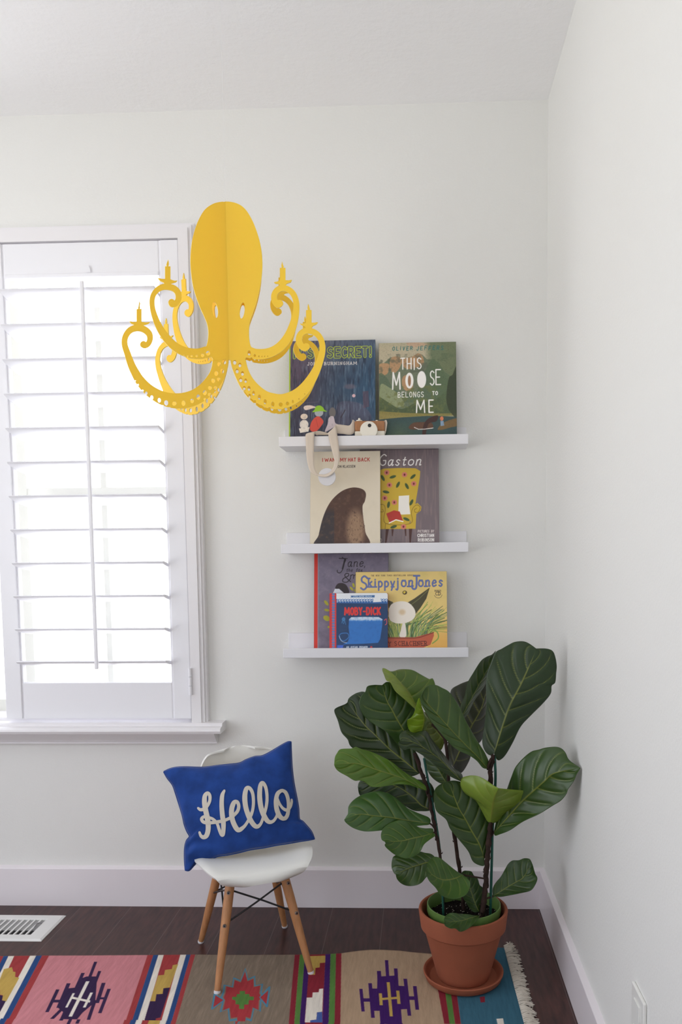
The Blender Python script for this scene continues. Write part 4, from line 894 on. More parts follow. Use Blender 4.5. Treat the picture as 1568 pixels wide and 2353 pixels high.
# ------------------------------------------------------------------ toy camera and its strap on the top ledge
zt = SH[0][0]+.0125; KY = -.094
def K(x, y, yv): return onY(*cp('K', x, y), yv)
cl = K(1040, 700, KY)[0]; cr_ = K(1468, 700, KY)[0]; ct_ = K(1250, 545, KY)[2]; cm = K(1250, 690, KY)[2]
toy = thing('toy_camera', ((cl+cr_)/2, KY, zt), 'small wooden toy camera with white lens disc on the top ledge', 'toy')
obj('body', MB().box(cl, cr_, KY, KY+.016, cm, ct_, b=.003).mesh(), M['toywood'], toy)
obj('base', MB().box(cl-.0006, cr_+.0006, KY-.0006, KY+.0166, zt, cm, b=.003).mesh(), M['toywhite'], toy)
lc = K(1242, 682, KY-.008); rl = 125/6.272/F_PX*2.34
def disc(b_, c_, r, y0, y1, m=0, n=40, bev=.0012):
    for (ra, ya), (rb, yb_) in ((((r-bev), y0), (r, y0+bev)), ((r, y0+bev), (r, y1))): 
        V = [(c_[0]+ra*math.cos(2*PI*k/n), ya, c_[2]+ra*math.sin(2*PI*k/n)) for k in range(n)]+[(c_[0]+rb*math.cos(2*PI*k/n), yb_, c_[2]+rb*math.sin(2*PI*k/n)) for k in range(n)]
        b_.add(V, [(k, (k+1) % n, (k+1) % n+n, k+n) for k in range(n)]+([tuple(range(n))[::-1]] if ya == y0 and ra != r else []), m)
    return b_
lens = obj('lens', disc(MB(), lc, rl, KY-.0125, KY-.0005).mesh(), M['toywhite'], toy)
lp = K(1252, 612, KY-.0125); obj('lens_hole', disc(MB(), lp, 26/6.272/F_PX*2.34, KY-.0131, KY-.0120, bev=.0003).mesh(), M['black'], lens)
kb = K(1105, 560, KY+.01)
obj('shutter_button', MB().lathe([(.0085, 0), (.0095, .0015), (.009, .003), (.0035, .0045), (.0032, .009)], (kb[0], KY+.008, ct_), 24).mesh(), M['toywhite'], toy)
kb = K(1358, 545, KY+.01); obj('shutter_button', MB().lathe([(.004, 0), (.0042, .002), (.003, .003)], (kb[0], KY+.008, ct_), 18).mesh(), M['toywhite'], toy)
def ribbon(rows, yv=None):
    R_ = smooth_pts([(a, b_, c_, d, e, f_) for a, b_, c_, d, e, f_ in rows], 6)
    G = np.array([[K(a+(c_-a)*k, b_+(d-b_)*k, e+(f_-e)*k) for k in np.linspace(0, 1, 5)] for a, b_, c_, d, e, f_ in R_])
    return grid_mesh(G)
# x,y of one edge, x,y of the other edge (survey), then the two depths
s1 = ribbon([(1452, 560, 1462, 735, -.082, -.082), (1488, 532, 1474, 742, -.088, -.088), (1506, 570, 1490, 690, -.090, -.090), (1500, 605, 1486, 655, -.080, -.080)])
s2 = ribbon([(1052, 560, 1040, 690, -.086, -.086), (1012, 530, 1036, 700, -.092, -.090), (1000, 560, 1012, 735, -.094, -.096), (960, 612, 960, 748, -.096, -.102), (880, 606, 870, 735, -.098, -.104), (800, 598, 785, 725, -.100, -.104), (765, 606, 700, 690, -.100, -.106), (778, 680, 652, 725, -.119, -.119), (785, 740, 656, 745, -.1245, -.1245), (803, 860, 682, 870, -.1255, -.1255), (812, 960, 712, 985, -.126, -.126), (817, 1060, 738, 1085, -.127, -.127), (810, 1130, 745, 1125, -.128, -.128), (786, 1220, 738, 1190, -.131, -.129), (735, 1292, 715, 1245, -.134, -.129), (670, 1338, 665, 1295, -.136, -.131), (600, 1356, 605, 1318, -.136, -.131), (530, 1345, 560, 1318, -.135, -.130), (455, 1318, 510, 1312, -.133, -.129), (395, 1270, 478, 1262, -.130, -.128), (362, 1180, 455, 1190, -.127, -.127), (345, 1080, 452, 1080, -.126, -.126), (336, 960, 450, 960, -.126, -.126), (332, 850, 452, 850, -.1255, -.1255), (330, 752, 458, 735, -.1235, -.1235), (360, 726, 470, 700, -.116, -.112), (430, 706, 488, 752, -.108, -.105), (520, 692, 520, 752, -.104, -.102), (600, 708, 600, 752, -.103, -.101), (655, 722, 655, 752, -.102, -.101)])
for me_ in (s1, s2):
    o = obj('strap', me_, M['strap'], toy, smooth=4); sd = o.modifiers.new('thick', 'SOLIDIFY'); sd.thickness = .0012; sd.offset = 0
dc = K(640, 1355, -.1245); obj('cap_disc', disc(MB(), dc, rl*1.0, -.1285+.001, -.1235, bev=.0008).mesh(), M['cap'], toy, smooth=.6)

# ------------------------------------------------------------------ terracotta pot on its saucer
PC = (-.277, -.430)
RT = .003                                     # rug thickness
sau = obj('plant_saucer', MB().lathe([(.060, 0), (.092, 0), (.100, .006), (.1045, .017), (.1055, .0215), (.1035, .0235), (.1005, .0225), (.0975, .0195), (.094, .011), (.088, .0065), (.05, .0065)], (PC[0], PC[1], RT), 72).mesh(), M['terra'], loc=(PC[0], PC[1], RT), smooth=.6)
tag(sau, 'round terracotta saucer on the rug under the big clay pot', 'saucer')
PZ = RT+.0068
pot = thing('terracotta_pot', (PC[0], PC[1], PZ), 'large terracotta pot with thick rim, standing on the saucer', 'pot')
obj('pot_body', MB().lathe([(.030, 0), (.066, 0), (.0685, .002), (.1045, .138), (.1005, .138), (.063, .008), (.030, .008)], (PC[0], PC[1], PZ), 96).mesh(), M['terra'], pot, smooth=.6)
obj('pot_rim', MB().lathe([(.1045, .1325), (.1085, .1335), (.111, .136), (.1165, .180), (.1155, .1835), (.112, .185), (.1085, .1835), (.1070, .179), (.1025, .1325)], (PC[0], PC[1], PZ), 96, closed=True).mesh(), M['terra'], pot, smooth=.6)
# ------------------------------------------------------------------ fiddle-leaf fig
GZ = .0205
fig = thing('fiddle_leaf_fig', (PC[0], PC[1], GZ), 'tall fiddle leaf fig with three stems, green nursery pot inside the clay pot', 'plant')
GC = (PC[0]+.002, PC[1]+.002)
obj('nursery_pot', MB().lathe([(.02, 0), (.058, 0), (.061, .003), (.093, .160), (.0955, .161), (.0968, .166), (.0960, .1835), (.0940, .1845), (.0925, .182), (.0905, .160), (.0575, .004), (.02, .004)], (GC[0], GC[1], GZ), 72).mesh(), M['green_pot'], fig, smooth=.6)
NR, NT = 22, 64; V = [(GC[0], GC[1], .172)]; Fc = []; rr_ = np.random.default_rng(4)
for i in range(1, NR+1):
    for k in range(NT):
        a = 2*PI*k/NT; r = .0895*i/NR; x, y = GC[0]+r*math.cos(a), GC[1]+r*math.sin(a)
        V.append((x, y, .170+.006*float(vnoise(np.array(x*1.), np.array(y*1.), .018, 2))+.003*rr_.random()-(.003 if i == NR else 0)))
for k in range(NT): Fc.append((0, 1+k, 1+(k+1) % NT))
for i in range(NR-1):
    for k in range(NT): a_ = 1+i*NT+k; b2 = 1+i*NT+(k+1) % NT; Fc.append((a_, a_+NT, b2+NT, b2))
soil = obj('soil', pyd(V, Fc), M['soil'], fig, smooth=4)
pm = MB(); r = random.Random(8)
for _ in range(90):
    a = r.uniform(0, 2*PI); q_ = .086*math.sqrt(r.random()); s_ = r.uniform(.0007, .0017); x, y, z = GC[0]+q_*math.cos(a), GC[1]+q_*math.sin(a), .1765
    pm.add([(x+s_, y, z), (x-s_, y, z), (x, y+s_, z), (x, y-s_, z), (x, y, z+s_), (x, y, z-s_)], [(0, 2, 4), (2, 1, 4), (1, 3, 4), (3, 0, 4), (2, 0, 5), (1, 2, 5), (3, 1, 5), (0, 3, 5)])
tag(obj('perlite', pm.mesh(), M['perlite'], soil), kind='stuff')
def stem(L, rs, m, nm, wob=.0012, nodes=True):
    P = smooth_pts([tuple(onY(*cp(c, x, y), yv)) for c, x, y, yv in L], 8); P[0, 2] = min(P[0, 2], .168)
    R_ = np.linspace(rs[0], rs[1], len(P)); r = random.Random(len(P)); mb_ = MB()
    if nodes:
        R_ = [q_*(1+(.22 if i % 5 == 0 else 0)+r.uniform(-.06, .06)) for i, q_ in enumerate(R_)]; P = [p+np.array([r.uniform(-wob, wob), r.uniform(-wob, wob), 0]) for p in P]
    mb_.tube(P, [float(x) for x in R_], 12)
    if nodes:
        for i in range(4, len(P)-2, 5):      # leaf scars and stipule stubs
            s_ = 1 if i % 2 else -1; p = Vector(P[i]); mb_.tube([p, p+Vector((s_*(R_[i]+.002), -.001, .002)), p+Vector((s_*(R_[i]+.003), -.002, .006))], [.0022, .0014, .0005], 6)
    return obj(nm, mb_.mesh(), M[m], fig, smooth=1.2)
stem([('P3', 1345, 1640, -.445), ('P3', 1300, 1070, -.440), ('P3', 1250, 780, -.436), ('P3', 1185, 450, -.43), ('P3', 1140, 200, -.428), ('P3', 1075, 20, -.425), ('P1', 1165, 1270, -.42)], (.0036, .0050), 'bark', 'stem')
stem([('X', 1066, 2078, -.405), ('P4', 402, 1050, -.40), ('P4', 345, 680, -.395), ('X', 1036, 1860, -.39), ('A', 735, 860, -.385), ('A', 715, 630, -.38), ('A', 640, 540, -.38)], (.0052, .0040), 'bark', 'stem')
stem([('P4', 606, 1460, -.450), ('P4', 640, 1230, -.447), ('P4', 655, 1000, -.445), ('P4', 672, 800, -.443), ('P4', 695, 580, -.44), ('P4', 695, 330, -.437), ('P4', 690, 120, -.435), ('P2', 815, 1290, -.432), ('P2', 845, 1150, -.43)], (.0068, .0055), 'bark', 'stem')
stem([('P4', 690, 1470, -.436), ('P4', 703, 980, -.435), ('P4', 712, 650, -.434), ('P4', 738, 200, -.43), ('P4', 734, 0, -.428), ('P2', 858, 1150, -.426)], (.0036, .0034), 'stake', 'stake', nodes=False)
stem([('P4', 246, 1450, -.452), ('P3', 1304, 1070, -.438), ('P3', 1235, 560, -.430), ('P3', 1140, 60, -.424), ('P1', 1295, 1340, -.42)], (.0032, .0030), 'stake', 'stake', nodes=False)

# leaves: (survey sheet, midrib base->tip, left edge, right edge, depth at base, depth at tip, extra depth of left / right edge, colour)
DK, MD, BR, UN = (42, 66, 30), (54, 84, 30), (76, 112, 34), (112, 136, 62)
DG = (36, 58, 34)
LEAVES = [
 ('P2', [(855, 1140), (900, 990), (960, 800), (1020, 640), (1130, 430), (1250, 160), (1275, 88)], [(855, 1140), (810, 1157), (760, 1110), (735, 1020), (755, 870), (775, 650), (772, 450), (785, 330), (820, 240), (865, 130), (930, 90), (1000, 50), (1060, 22), (1140, 15), (1200, 35), (1275, 88)],
  [(855, 1140), (885, 1203), (920, 1200), (970, 1150), (1040, 1030), (1120, 870), (1220, 760), (1340, 640), (1420, 540), (1430, 460), (1465, 430), (1475, 340), (1480, 250), (1460, 150), (1430, 105), (1370, 88), (1275, 88)], -.435, -.400, .012, .03, DG),
 ('P2', [(440, 1270), (520, 1090), (620, 880), (730, 680), (790, 430)], [(440, 1270), (380, 1180), (400, 1000), (450, 800), (425, 650), (420, 510), (500, 450), (600, 410), (700, 380), (790, 430)], [(440, 1270), (520, 1335), (600, 1220), (640, 1100), (700, 1040), (745, 960), (790, 700), (800, 520), (790, 430)], -.37, -.24, .02, .03, (44, 50, 42)),
 ('P2', [(500, 820), (600, 640), (720, 420), (800, 270), (870, 110)], [(500, 820), (512, 680), (560, 560), (590, 430), (640, 340), (720, 215), (780, 170), (830, 150), (870, 110)], [(500, 820), (580, 760), (650, 620), (720, 520), (775, 430), (810, 340), (840, 230), (870, 110)], -.37, -.33, -.03, .03, (50, 76, 40)),
 ('P2', [(790, 1292), (690, 1175), (560, 1045), (430, 910), (300, 765), (190, 640), (150, 560), (172, 475)], [(790, 1292), (740, 1282), (680, 1212), (600, 1155), (500, 1110), (400, 1030), (250, 850), (170, 730), (125, 640), (122, 560), (172, 475)], [(790, 1292), (802, 1230), (760, 1130), (690, 1020), (630, 920), (580, 830), (530, 720), (470, 610), (400, 520), (330, 480), (270, 453), (210, 453), (172, 475)], -.44, -.56, -.012, .045, (56, 86, 44)),
 ('P1', [(1230, 1555), (1050, 1400), (840, 1230), (610, 1010), (500, 910), (400, 790), (330, 690), (235, 565)], [(1230, 1555), (1100, 1590), (900, 1500), (600, 1370), (300, 1195), (235, 1080), (150, 980), (100, 820), (52, 695), (75, 645), (200, 592), (235, 565)], [(1230, 1555), (1250, 1400), (1150, 1200), (1000, 1050), (840, 900), (700, 700), (620, 540), (480, 425), (380, 430), (300, 470), (250, 515), (235, 565)], -.415, -.39, -.02, .02, (34, 54, 26)),
 ('P1', [(1080, 1060), (920, 800), (860, 680), (790, 560), (740, 420), (715, 328)], [(1080, 1060), (1040, 1230), (930, 1150), (840, 1040), (740, 950), (620, 880), (520, 810), (440, 720), (400, 600), (400, 550), (430, 470), (480, 420), (510, 345), (600, 325), (660, 326), (715, 328)], [(1080, 1060), (1150, 900), (1170, 700), (1150, 600), (1050, 500), (950, 430), (880, 330), (830, 290), (770, 285), (715, 328)], -.43, -.45, -.02, .02, (44, 72, 34)),
 ('P1', [(1200, 640), (1085, 440), (980, 305), (850, 160), (770, 105), (722, 92)], [(1200, 640), (1160, 648), (1050, 545), (900, 410), (830, 295), (775, 262), (740, 180), (718, 120), (722, 92)], [(1200, 640), (1350, 560), (1450, 420), (1450, 320), (1415, 235), (1370, 245), (1250, 180), (1150, 125), (1050, 108), (930, 115), (860, 160), (780, 110), (722, 92)], -.42, -.42, -.05, .05, (66, 96, 30), UN),
 ('A', [(818, 878), (755, 815), (685, 745), (610, 690), (530, 645), (455, 640)], [(818, 878), (750, 847), (680, 802), (620, 747), (560, 707), (510, 683), (470, 690), (445, 655), (455, 640)], [(818, 878), (814, 832), (760, 790), (720, 730), (680, 680), (640, 630), (603, 580), (540, 592), (485, 577), (452, 605), (455, 640)], -.46, -.55, -.01, .05, (38, 58, 36)),
 ('P1', [(1330, 1790), (1180, 1710), (1000, 1620), (830, 1560), (640, 1500), (470, 1440), (320, 1410), (50, 1430)], [(1330, 1790), (1250, 1765), (1100, 1715), (950, 1702), (800, 1722), (650, 1742), (550, 1730), (470, 1670), (400, 1650), (330, 1650), (230, 1590), (120, 1530), (70, 1480), (50, 1430)], [(1330, 1790), (1310, 1720), (1180, 1620), (1100, 1580), (980, 1500), (860, 1400), (700, 1310), (560, 1250), (420, 1210), (350, 1183), (290, 1205), (140, 1215), (90, 1270), (60, 1330), (50, 1430)], -.445, -.52, -.01, .02, (72, 108, 34)),
 ('P3', [(1190, 450), (1060, 400), (960, 300), (830, 200), (680, 130), (420, 110), (240, 160)], [(1190, 450), (1140, 468), (1060, 470), (950, 460), (800, 380), (600, 320), (400, 285), (270, 270), (240, 160)], [(1190, 450), (1225, 320), (1220, 190), (1150, 90), (1000, 60), (800, 50), (600, 40), (350, 50), (260, 90), (240, 160)], -.40, -.40, -.02, .02, (36, 56, 34)),
 ('P3', [(1165, 628), (1000, 605), (820, 580), (640, 550), (450, 530), (250, 510), (65, 580)], [(1165, 628), (1150, 645), (1080, 652), (980, 662), (800, 692), (550, 717), (380, 732), (280, 722), (180, 687), (110, 640), (75, 605), (65, 580)], [(1165, 628), (1176, 590), (1150, 550), (1080, 520), (980, 480), (880, 430), (800, 360), (720, 290), (630, 240), (520, 215), (400, 225), (280, 265), (180, 330), (120, 410), (113, 500), (90, 540), (65, 580)], -.44, -.50, -.02, .03, (52, 88, 44)),
 ('P3', [(1212, 750), (1100, 785), (960, 815), (820, 850), (690, 860), (585, 862)], [(1212, 750), (1236, 785), (1160, 840), (1090, 900), (1050, 980), (1000, 1030), (930, 1065), (860, 1077), (780, 1060), (700, 1020), (610, 945), (585, 905), (598, 885), (585, 862)], [(1212, 750), (1203, 695), (1100, 690), (1020, 675), (960, 640), (860, 593), (750, 593), (650, 625), (570, 690), (538, 760), (545, 835), (585, 862)], -.455, -.53, -.02, .01, (50, 84, 30)),
 ('P3', [(1250, 1115), (1130, 1130), (1030, 1160), (930, 1190), (830, 1235), (728, 1285)], [(1250, 1115), (1200, 1250), (1120, 1320), (1060, 1390), (980, 1427), (880, 1432), (800, 1402), (745, 1345), (728, 1285)], [(1250, 1115), (1230, 1060), (1180, 1020), (1100, 1005), (1030, 990), (900, 1010), (720, 1040), (680, 1100), (676, 1200), (708, 1270), (728, 1285)], -.435, -.45, -.03, .02, (44, 70, 28)),
 ('P4', [(432, 1075), (330, 1112), (240, 1120), (150, 1080), (85, 1010)], [(432, 1075), (490, 1130), (498, 1190), (460, 1260), (390, 1295), (300, 1298), (220, 1262), (170, 1195), (110, 1130), (83, 1065), (85, 1010)], [(432, 1075), (380, 1045), (320, 1000), (260, 950), (205, 910), (150, 905), (105, 945), (85, 1010)], -.455, -.52, -.04, .02, (58, 92, 42)),
 ('P4', [(585, 1425), (540, 1330), (505, 1220), (470, 1120), (462, 1034)], [(585, 1425), (520, 1420), (450, 1320), (415, 1240), (408, 1150), (418, 1060), (440, 1036), (462, 1034)], [(585, 1425), (612, 1330), (625, 1210), (590, 1170), (570, 1110), (535, 1080), (510, 1042), (462, 1034)], -.45, -.43, -.02, .02, (38, 66, 28)),
 ('P4', [(592, 1460), (500, 1482), (430, 1505), (350, 1515), (255, 1520)], [(592, 1460), (560, 1510), (510, 1560), (450, 1600), (400, 1612), (360, 1582), (310, 1582), (260, 1555), (255, 1520)], [(592, 1460), (530, 1458), (480, 1448), (400, 1443), (330, 1433), (280, 1450), (250, 1490), (255, 1520)], -.505, -.565, -.045, .01, (48, 76, 38)),
 ('P4', [(715, 1278), (790, 1230), (860, 1185), (940, 1140), (1010, 1090), (1080, 950)], [(715, 1278), (712, 1210), (740, 1150), (790, 1090), (830, 1020), (860, 970), (900, 938), (960, 935), (1010, 917), (1060, 922), (1080, 950)], [(715, 1278), (790, 1282), (880, 1267), (980, 1247), (1070, 1225), (1110, 1180), (1137, 1110), (1115, 1060), (1095, 990), (1080, 950)], -.43, -.40, .02, -.03, (40, 68, 30)),
 ('P4', [(632, 925), (590, 790), (520, 670), (450, 540), (390, 440), (320, 260), (280, 188)], [(632, 925), (632, 987), (570, 977), (520, 940), (480, 850), (400, 750), (310, 640), (270, 550), (180, 470), (155, 370), (158, 280), (200, 225), (280, 188)], [(632, 925), (670, 850), (690, 700), (680, 560), (620, 400), (520, 260), (430, 200), (350, 180), (280, 188)], -.44, -.46, -.01, .02, (42, 68, 30)),
 ('P4', [(693, 578), (715, 400), (740, 310), (770, 253)], [(693, 578), (660, 562), (600, 450), (550, 370), (450, 300), (410, 230), (418, 160), (480, 135), (530, 132), (580, 140), (650, 175), (720, 225), (770, 253)], [(693, 578), (740, 577), (850, 510), (950, 460), (1080, 410), (1130, 362), (1112, 300), (1000, 275), (860, 262), (770, 253)], -.46, -.56, .05, .05, (108, 136, 60), (112, 140, 64)),
 ('P4', [(725, 675), (800, 590), (900, 480), (1000, 370), (1110, 270), (1200, 190), (1300, 110), (1545, 60)], [(725, 675), (738, 600), (780, 450), (850, 256), (891, 142), (932, 48), (1007, -37), (1081, -95), (1149, -113), (1215, -132), (1310, -140), (1366, -124), (1403, -85), (1440, -14), (1545, 60)], [(725, 675), (735, 703), (780, 690), (880, 650), (1000, 570), (1150, 500), (1280, 420), (1360, 370), (1410, 310), (1430, 260), (1480, 190), (1510, 120), (1545, 60)], -.445, -.575, .04, -.03, (46, 74, 32)),
 ('P1', [(1265, 965), (1285, 880), (1300, 780), (1262, 620), (1235, 505)], [(1265, 965), (1180, 987), (1110, 972), (1070, 900), (1065, 810), (1100, 790), (1150, 730), (1190, 600), (1215, 520), (1235, 505)], [(1265, 965), (1310, 960), (1350, 880), (1372, 820), (1310, 730), (1270, 640), (1250, 550), (1235, 505)], -.45, -.49, .02, .03, (92, 124, 24)),
 ('A', [(715, 640), (670, 585), (625, 530), (590, 470)], [(715, 640), (690, 692), (640, 645), (600, 585), (565, 520), (590, 470)], [(715, 640), (742, 600), (720, 540), (660, 480), (590, 470)], -.38, -.36, .02, .02, (68, 84, 34)),
 ('A', [(725, 882), (680, 810), (640, 740), (610, 690)], [(725, 882), (690, 885), (640, 850), (605, 790), (592, 720), (610, 690)], [(725, 882), (745, 820), (730, 760), (680, 710), (610, 690)], -.385, -.34, .02, .02, (46, 74, 34)),
]
NTc, NUh = 104, 30
def build_leaf(L, k):
    crop, mid, le, re, yb, yt, dl, dr, colr = L[:9]; col2 = L[9] if len(L) > 9 else None
    C3 = lambda P: resample(smooth_pts([cp(crop, x, y) for x, y in P], 8), 200)
    m, a_, b_ = C3(mid), C3(le), C3(re)
    t = np.linspace(0, 1, NTc); tt = t*.985+.015*t
    def at_(P, t): return np.stack([np.interp(t, np.linspace(0, 1, len(P)), P[:, i]) for i in (0, 1)], -1)
    # match edge stations with the midrib by swept position: edges bulge ahead near the base
    r_ = np.random.default_rng(k); ph = r_.random()*6
    u = np.linspace(-1, 1, 2*NUh+1); G = np.zeros((NTc, len(u), 3)); Cc = np.zeros((NTc, len(u), 3))
    veins = np.array([.03, .19, .35, .51, .66, .80]); 
    E0, E1, Mm = at_(a_, t), at_(b_, t), at_(m, t); span = np.linalg.norm(m[-1]-m[0])/745.
    for i in range(NTc):
        for j, uj in enumerate(u):
            E = E0[i] if uj < 0 else E1[i]; w_ = abs(uj); p = Mm[i]*(1-w_)+E*w_
            dy = yb+(yt-yb)*t[i]+(dl if uj < 0 else dr)*w_**1.5*math.sin(PI*min(1, t[i]*1.0))**.6
            side = 0 if uj < 0 else .05
            tv = t[i]-.20*w_**1.25-side*.0
            d = tv-(veins+side); kx = np.argmin(np.abs(d)); nearest = abs(d[kx])
            puck = .0024*span/.2*math.exp(-(nearest/.022)**2)*math.sin(PI*min(1, w_*1.05))**.6*math.sin(PI*t[i])**.5
            dy += puck+.004*w_**3*math.sin(t[i]*19+ph+side*30)*math.sin(PI*t[i])-.0016*(w_ < .03)*(1-t[i])
            G[i, j] = onY(p[0], p[1], dy)
            base_c = np.array(col2 if (col2 is not None and uj < 0) else colr, float)
            vk = np.clip(1-nearest/(.0060+.004*(1-w_)), 0, 1)*np.clip((1.02-w_)/.25, 0, 1)*(.8 if w_ > .03 else 0)
            wm = .060*(1-.75*t[i]); vm = np.clip((wm-w_)/.025, 0, 1)*.85*np.clip((1.02-t[i])/.1, 0, 1)
            sec = .05*np.clip(1-abs(((tv*48+w_*3) % 1)-.5)/.12, 0, 1)
            Cc[i, j] = base_c*(1-max(vk, vm, sec*.5))+np.array([128, 138, 74])*max(vk, vm, sec*.5)
    Cc *= np.array([1.03, .98, .80]); Cc *= (1+.16*(fbm(*np.meshgrid(u, t*2), .5, k)-.5))[..., None]
    me = grid_mesh(G, Cc); o = obj('leaf', me, M['leaf'], fig, smooth=4)
    sd = o.modifiers.new('thick', 'SOLIDIFY'); sd.thickness = .0006; sd.offset = 0
    return G[0, NUh]
bases = [build_leaf(L, k) for k, L in enumerate(LEAVES)]
def petiole(pts, r=.0024):
    obj('petiole', MB().tube(smooth_pts(pts, 5), r, 8).mesh(), M['bark'], fig, smooth=2)
petiole([onY(*cp('P3', 1165, 628), -.44), onY(*cp('P3', 1200, 655), -.44), onY(*cp('P3', 1240, 712), -.437)])
petiole([onY(*cp('P3', 1212, 750), -.455), onY(*cp('P3', 1230, 740), -.445), onY(*cp('P3', 1248, 745), -.437)])
petiole([onY(*cp('P2', 790, 1288), -.44), onY(*cp('P2', 806, 1230), -.44), onY(*cp('P2', 825, 1190), -.434)], .0034)
petiole([onY(*cp('P4', 693, 575), -.46), onY(*cp('P4', 688, 640), -.452), onY(*cp('P4', 690, 700), -.443)], .0032)
petiole([onY(*cp('P4', 725, 672), -.445), onY(*cp('P4', 708, 690), -.44), onY(*cp('P4', 690, 720), -.442)], .003)
petiole([onY(*cp('P1', 1330, 1790), -.445), onY(*cp('P1', 1335, 1815), -.436), onY(*cp('P1', 1340, 1830), -.43)], .003)
petiole([onY(*cp('A', 818, 878), -.46), onY(*cp('A', 850, 905), -.455), onY(*cp('P4', 695, 330), -.44)], .0028)
petiole([onY(*cp('P4', 715, 1278), -.43), onY(*cp('P4', 680, 1290), -.44), onY(*cp('P4', 640, 1300), -.447)], .0026)
petiole([onY(*cp('P4', 592, 1460), -.505), onY(*cp('P4', 600, 1440), -.455), onY(*cp('P4', 612, 1420), -.45)], .0024)
petiole([onY(*cp('P4', 432, 1075), -.455), onY(*cp('P4', 520, 1090), -.45), onY(*cp('P4', 640, 1110), -.446)], .0024)

# ------------------------------------------------------------------ kilim runner
def rz(c, x, y): p = onZ(*cp(c, x, y), 0); return (p[0], p[1])
edge_px = [(-60, 2199), (100, 2197), (230, 2197), (335, 2196), (450, 2195), (560, 2196), (680, 2195), (785, 2196), (850, 2192), (920, 2190), (1000, 2194), (1060, 2196), (1100, 2190), (1140, 2181), (1163, 2180)]
edge_w = np.array([rz('X', *p) for p in edge_px]); edge_w = np.r_[[[-2.35, -.335], [-1.9, -.335]], edge_w]
YM = rz('S', 700, 517)[1]                                # middle line of the pattern
rxr = lambda y: np.interp(y, [-.80, -.63, -.45, -.27], [-.141, -.142, -.147, -.151])
NX, NY = 1560, 330
sx_ = np.linspace(0, 1, NX)**1.0; sy_ = np.linspace(0, 1, NY)
XX = np.zeros((NY, NX)); YY = np.zeros((NY, NX)); x_l = -2.35
y_back = lambda x: np.interp(x, edge_w[:, 0], edge_w[:, 1])
for j in range(NY):
    yy = y_back(np.linspace(x_l, -.15, NX)); 
    for _ in range(2):
        yb_ = yy; ycur = yb_+(2*YM+.335-yb_-.0)*0+(( -.745)-yb_)*sy_[j]; xr_ = rxr(ycur[-1]); xs_ = x_l+(xr_-x_l)*sx_; yy = y_back(xs_)
    XX[j] = xs_; YY[j] = ycur
YC = -.64
slope = lambda x: np.interp(x, [-1.6, -1.45, -1.20, -.98, -.73, -.60, -.34, -.15], SLP)
SLP = []
for (c_, a0, b0, a1, b1) in (('R', 68, 340, -90, 679), ('R', 248, 340, 66, 679), ('R', 786, 340, 677, 679), ('R', 1002, 340, 906, 679), ('R', 1516, 340, 1491, 679), ('S', 440, 280, 434, 649), ('S', 968, 475, 1000, 649), ('S', 1340, 280, 1440, 649)):
    p_, q__ = rz(c_, a0, b0), rz(c_, a1, b1); SLP.append((q__[0]-p_[0])/(q__[1]-p_[1]))
PXm = np.where(YY < YC, 2*YM-YY, YY); XQ = np.where(YY < YC, XX+slope(XX)*(PXm-YY), XX)                     # the far half of the design repeats mirrored on the near half
rc = Canvas(XQ, PXm, (168, 142, 118)); rc.px = .0013
def RP(c, pts, colr, **k): rc.poly([rz(c, x, y) for x, y in pts], colr, **k)
def RL(c, pts, wpx, colr, **k): rc.line([rz(c, x, y) for x, y in pts], wpx, colr, **k)
kR, kB, kW, kY, kP, kD, kT, kG, kV, kE, kS, kC = (162, 56, 58), (40, 72, 128), (222, 214, 202), (190, 156, 74), (200, 124, 132), (54, 36, 72), (128, 112, 96), (84, 130, 58), (62, 26, 98), (172, 144, 116), (54, 100, 122), (138, 36, 50)
def RS(c, xt0, xt1, xb0, xb1, colr, y0, y1):
    ext = .9                                             # run well past the frame and the back edge
    def ex(xt, xb, s): return xt+(xb-xt)*s
    RP(c, [(ex(xt0, xb0, -.1), y0-(y1-y0)*.1), (ex(xt1, xb1, -.1), y0-(y1-y0)*.1), (ex(xt1, xb1, 1.6), y0+(y1-y0)*1.6), (ex(xt0, xb0, 1.6), y0+(y1-y0)*1.6)], colr)
r8 = lambda a, b_, c_, d, colr: RS('R', a, b_, c_, d, colr, 340, 679)
# far-left bands beyond the frame
for a, colr in ((-1.72, kT), (-1.86, kT), (-2.0, kT)): pass
rc.poly([(-3, -.2), (-1.63, -.2), (-1.60, -1), (-3, -1)], kT)
r8(-120, -60, -290, -225, kR); r8(-60, 15, -225, -110, kR); r8(15, 40, -150, -125, kB); r8(40, 70, -125, -90, kW); r8(70, 150, -90, -20, kR); r8(150, 182, -35, 3, kW); r8(182, 212, 3, 34, kB); r8(212, 248, 34, 66, kR)
r8(248, 756, 66, 644, kP)
r8(756, 786, 644, 677, kR); r8(786, 812, 677, 705, kB); r8(812, 840, 705, 740, kW); r8(840, 925, 740, 828, kR); r8(925, 955, 828, 856, kW); r8(955, 978, 856, 882, kB); r8(978, 1002, 882, 906, kR)
r8(1002, 1516, 906, 1491, kT)
s9 = lambda a, b_, c_, d, colr: RS('S', a, b_, c_, d, colr, 280, 649)
s9(184, 212, 152, 182, kC); s9(212, 240, 182, 211, kG); s9(240, 268, 211, 240, kV); s9(268, 352, 238, 336, kC); s9(352, 380, 336, 370, kV); s9(380, 410, 370, 402, kG); s9(410, 440, 402, 434, kC)
s9(440, 935, 434, 1000, kE)
RS('S', 968, 1006, 1000, 1032, kC, 475, 649); RS('S', 1006, 1040, 1030, 1060, kG, 475, 649); RS('S', 1036, 1068, 1060, 1092, kC, 475, 649)
RP('S', [(935, 200), (968, 475), (1000, 649), (1000, 700), (900, 700), (900, 200)], kE)
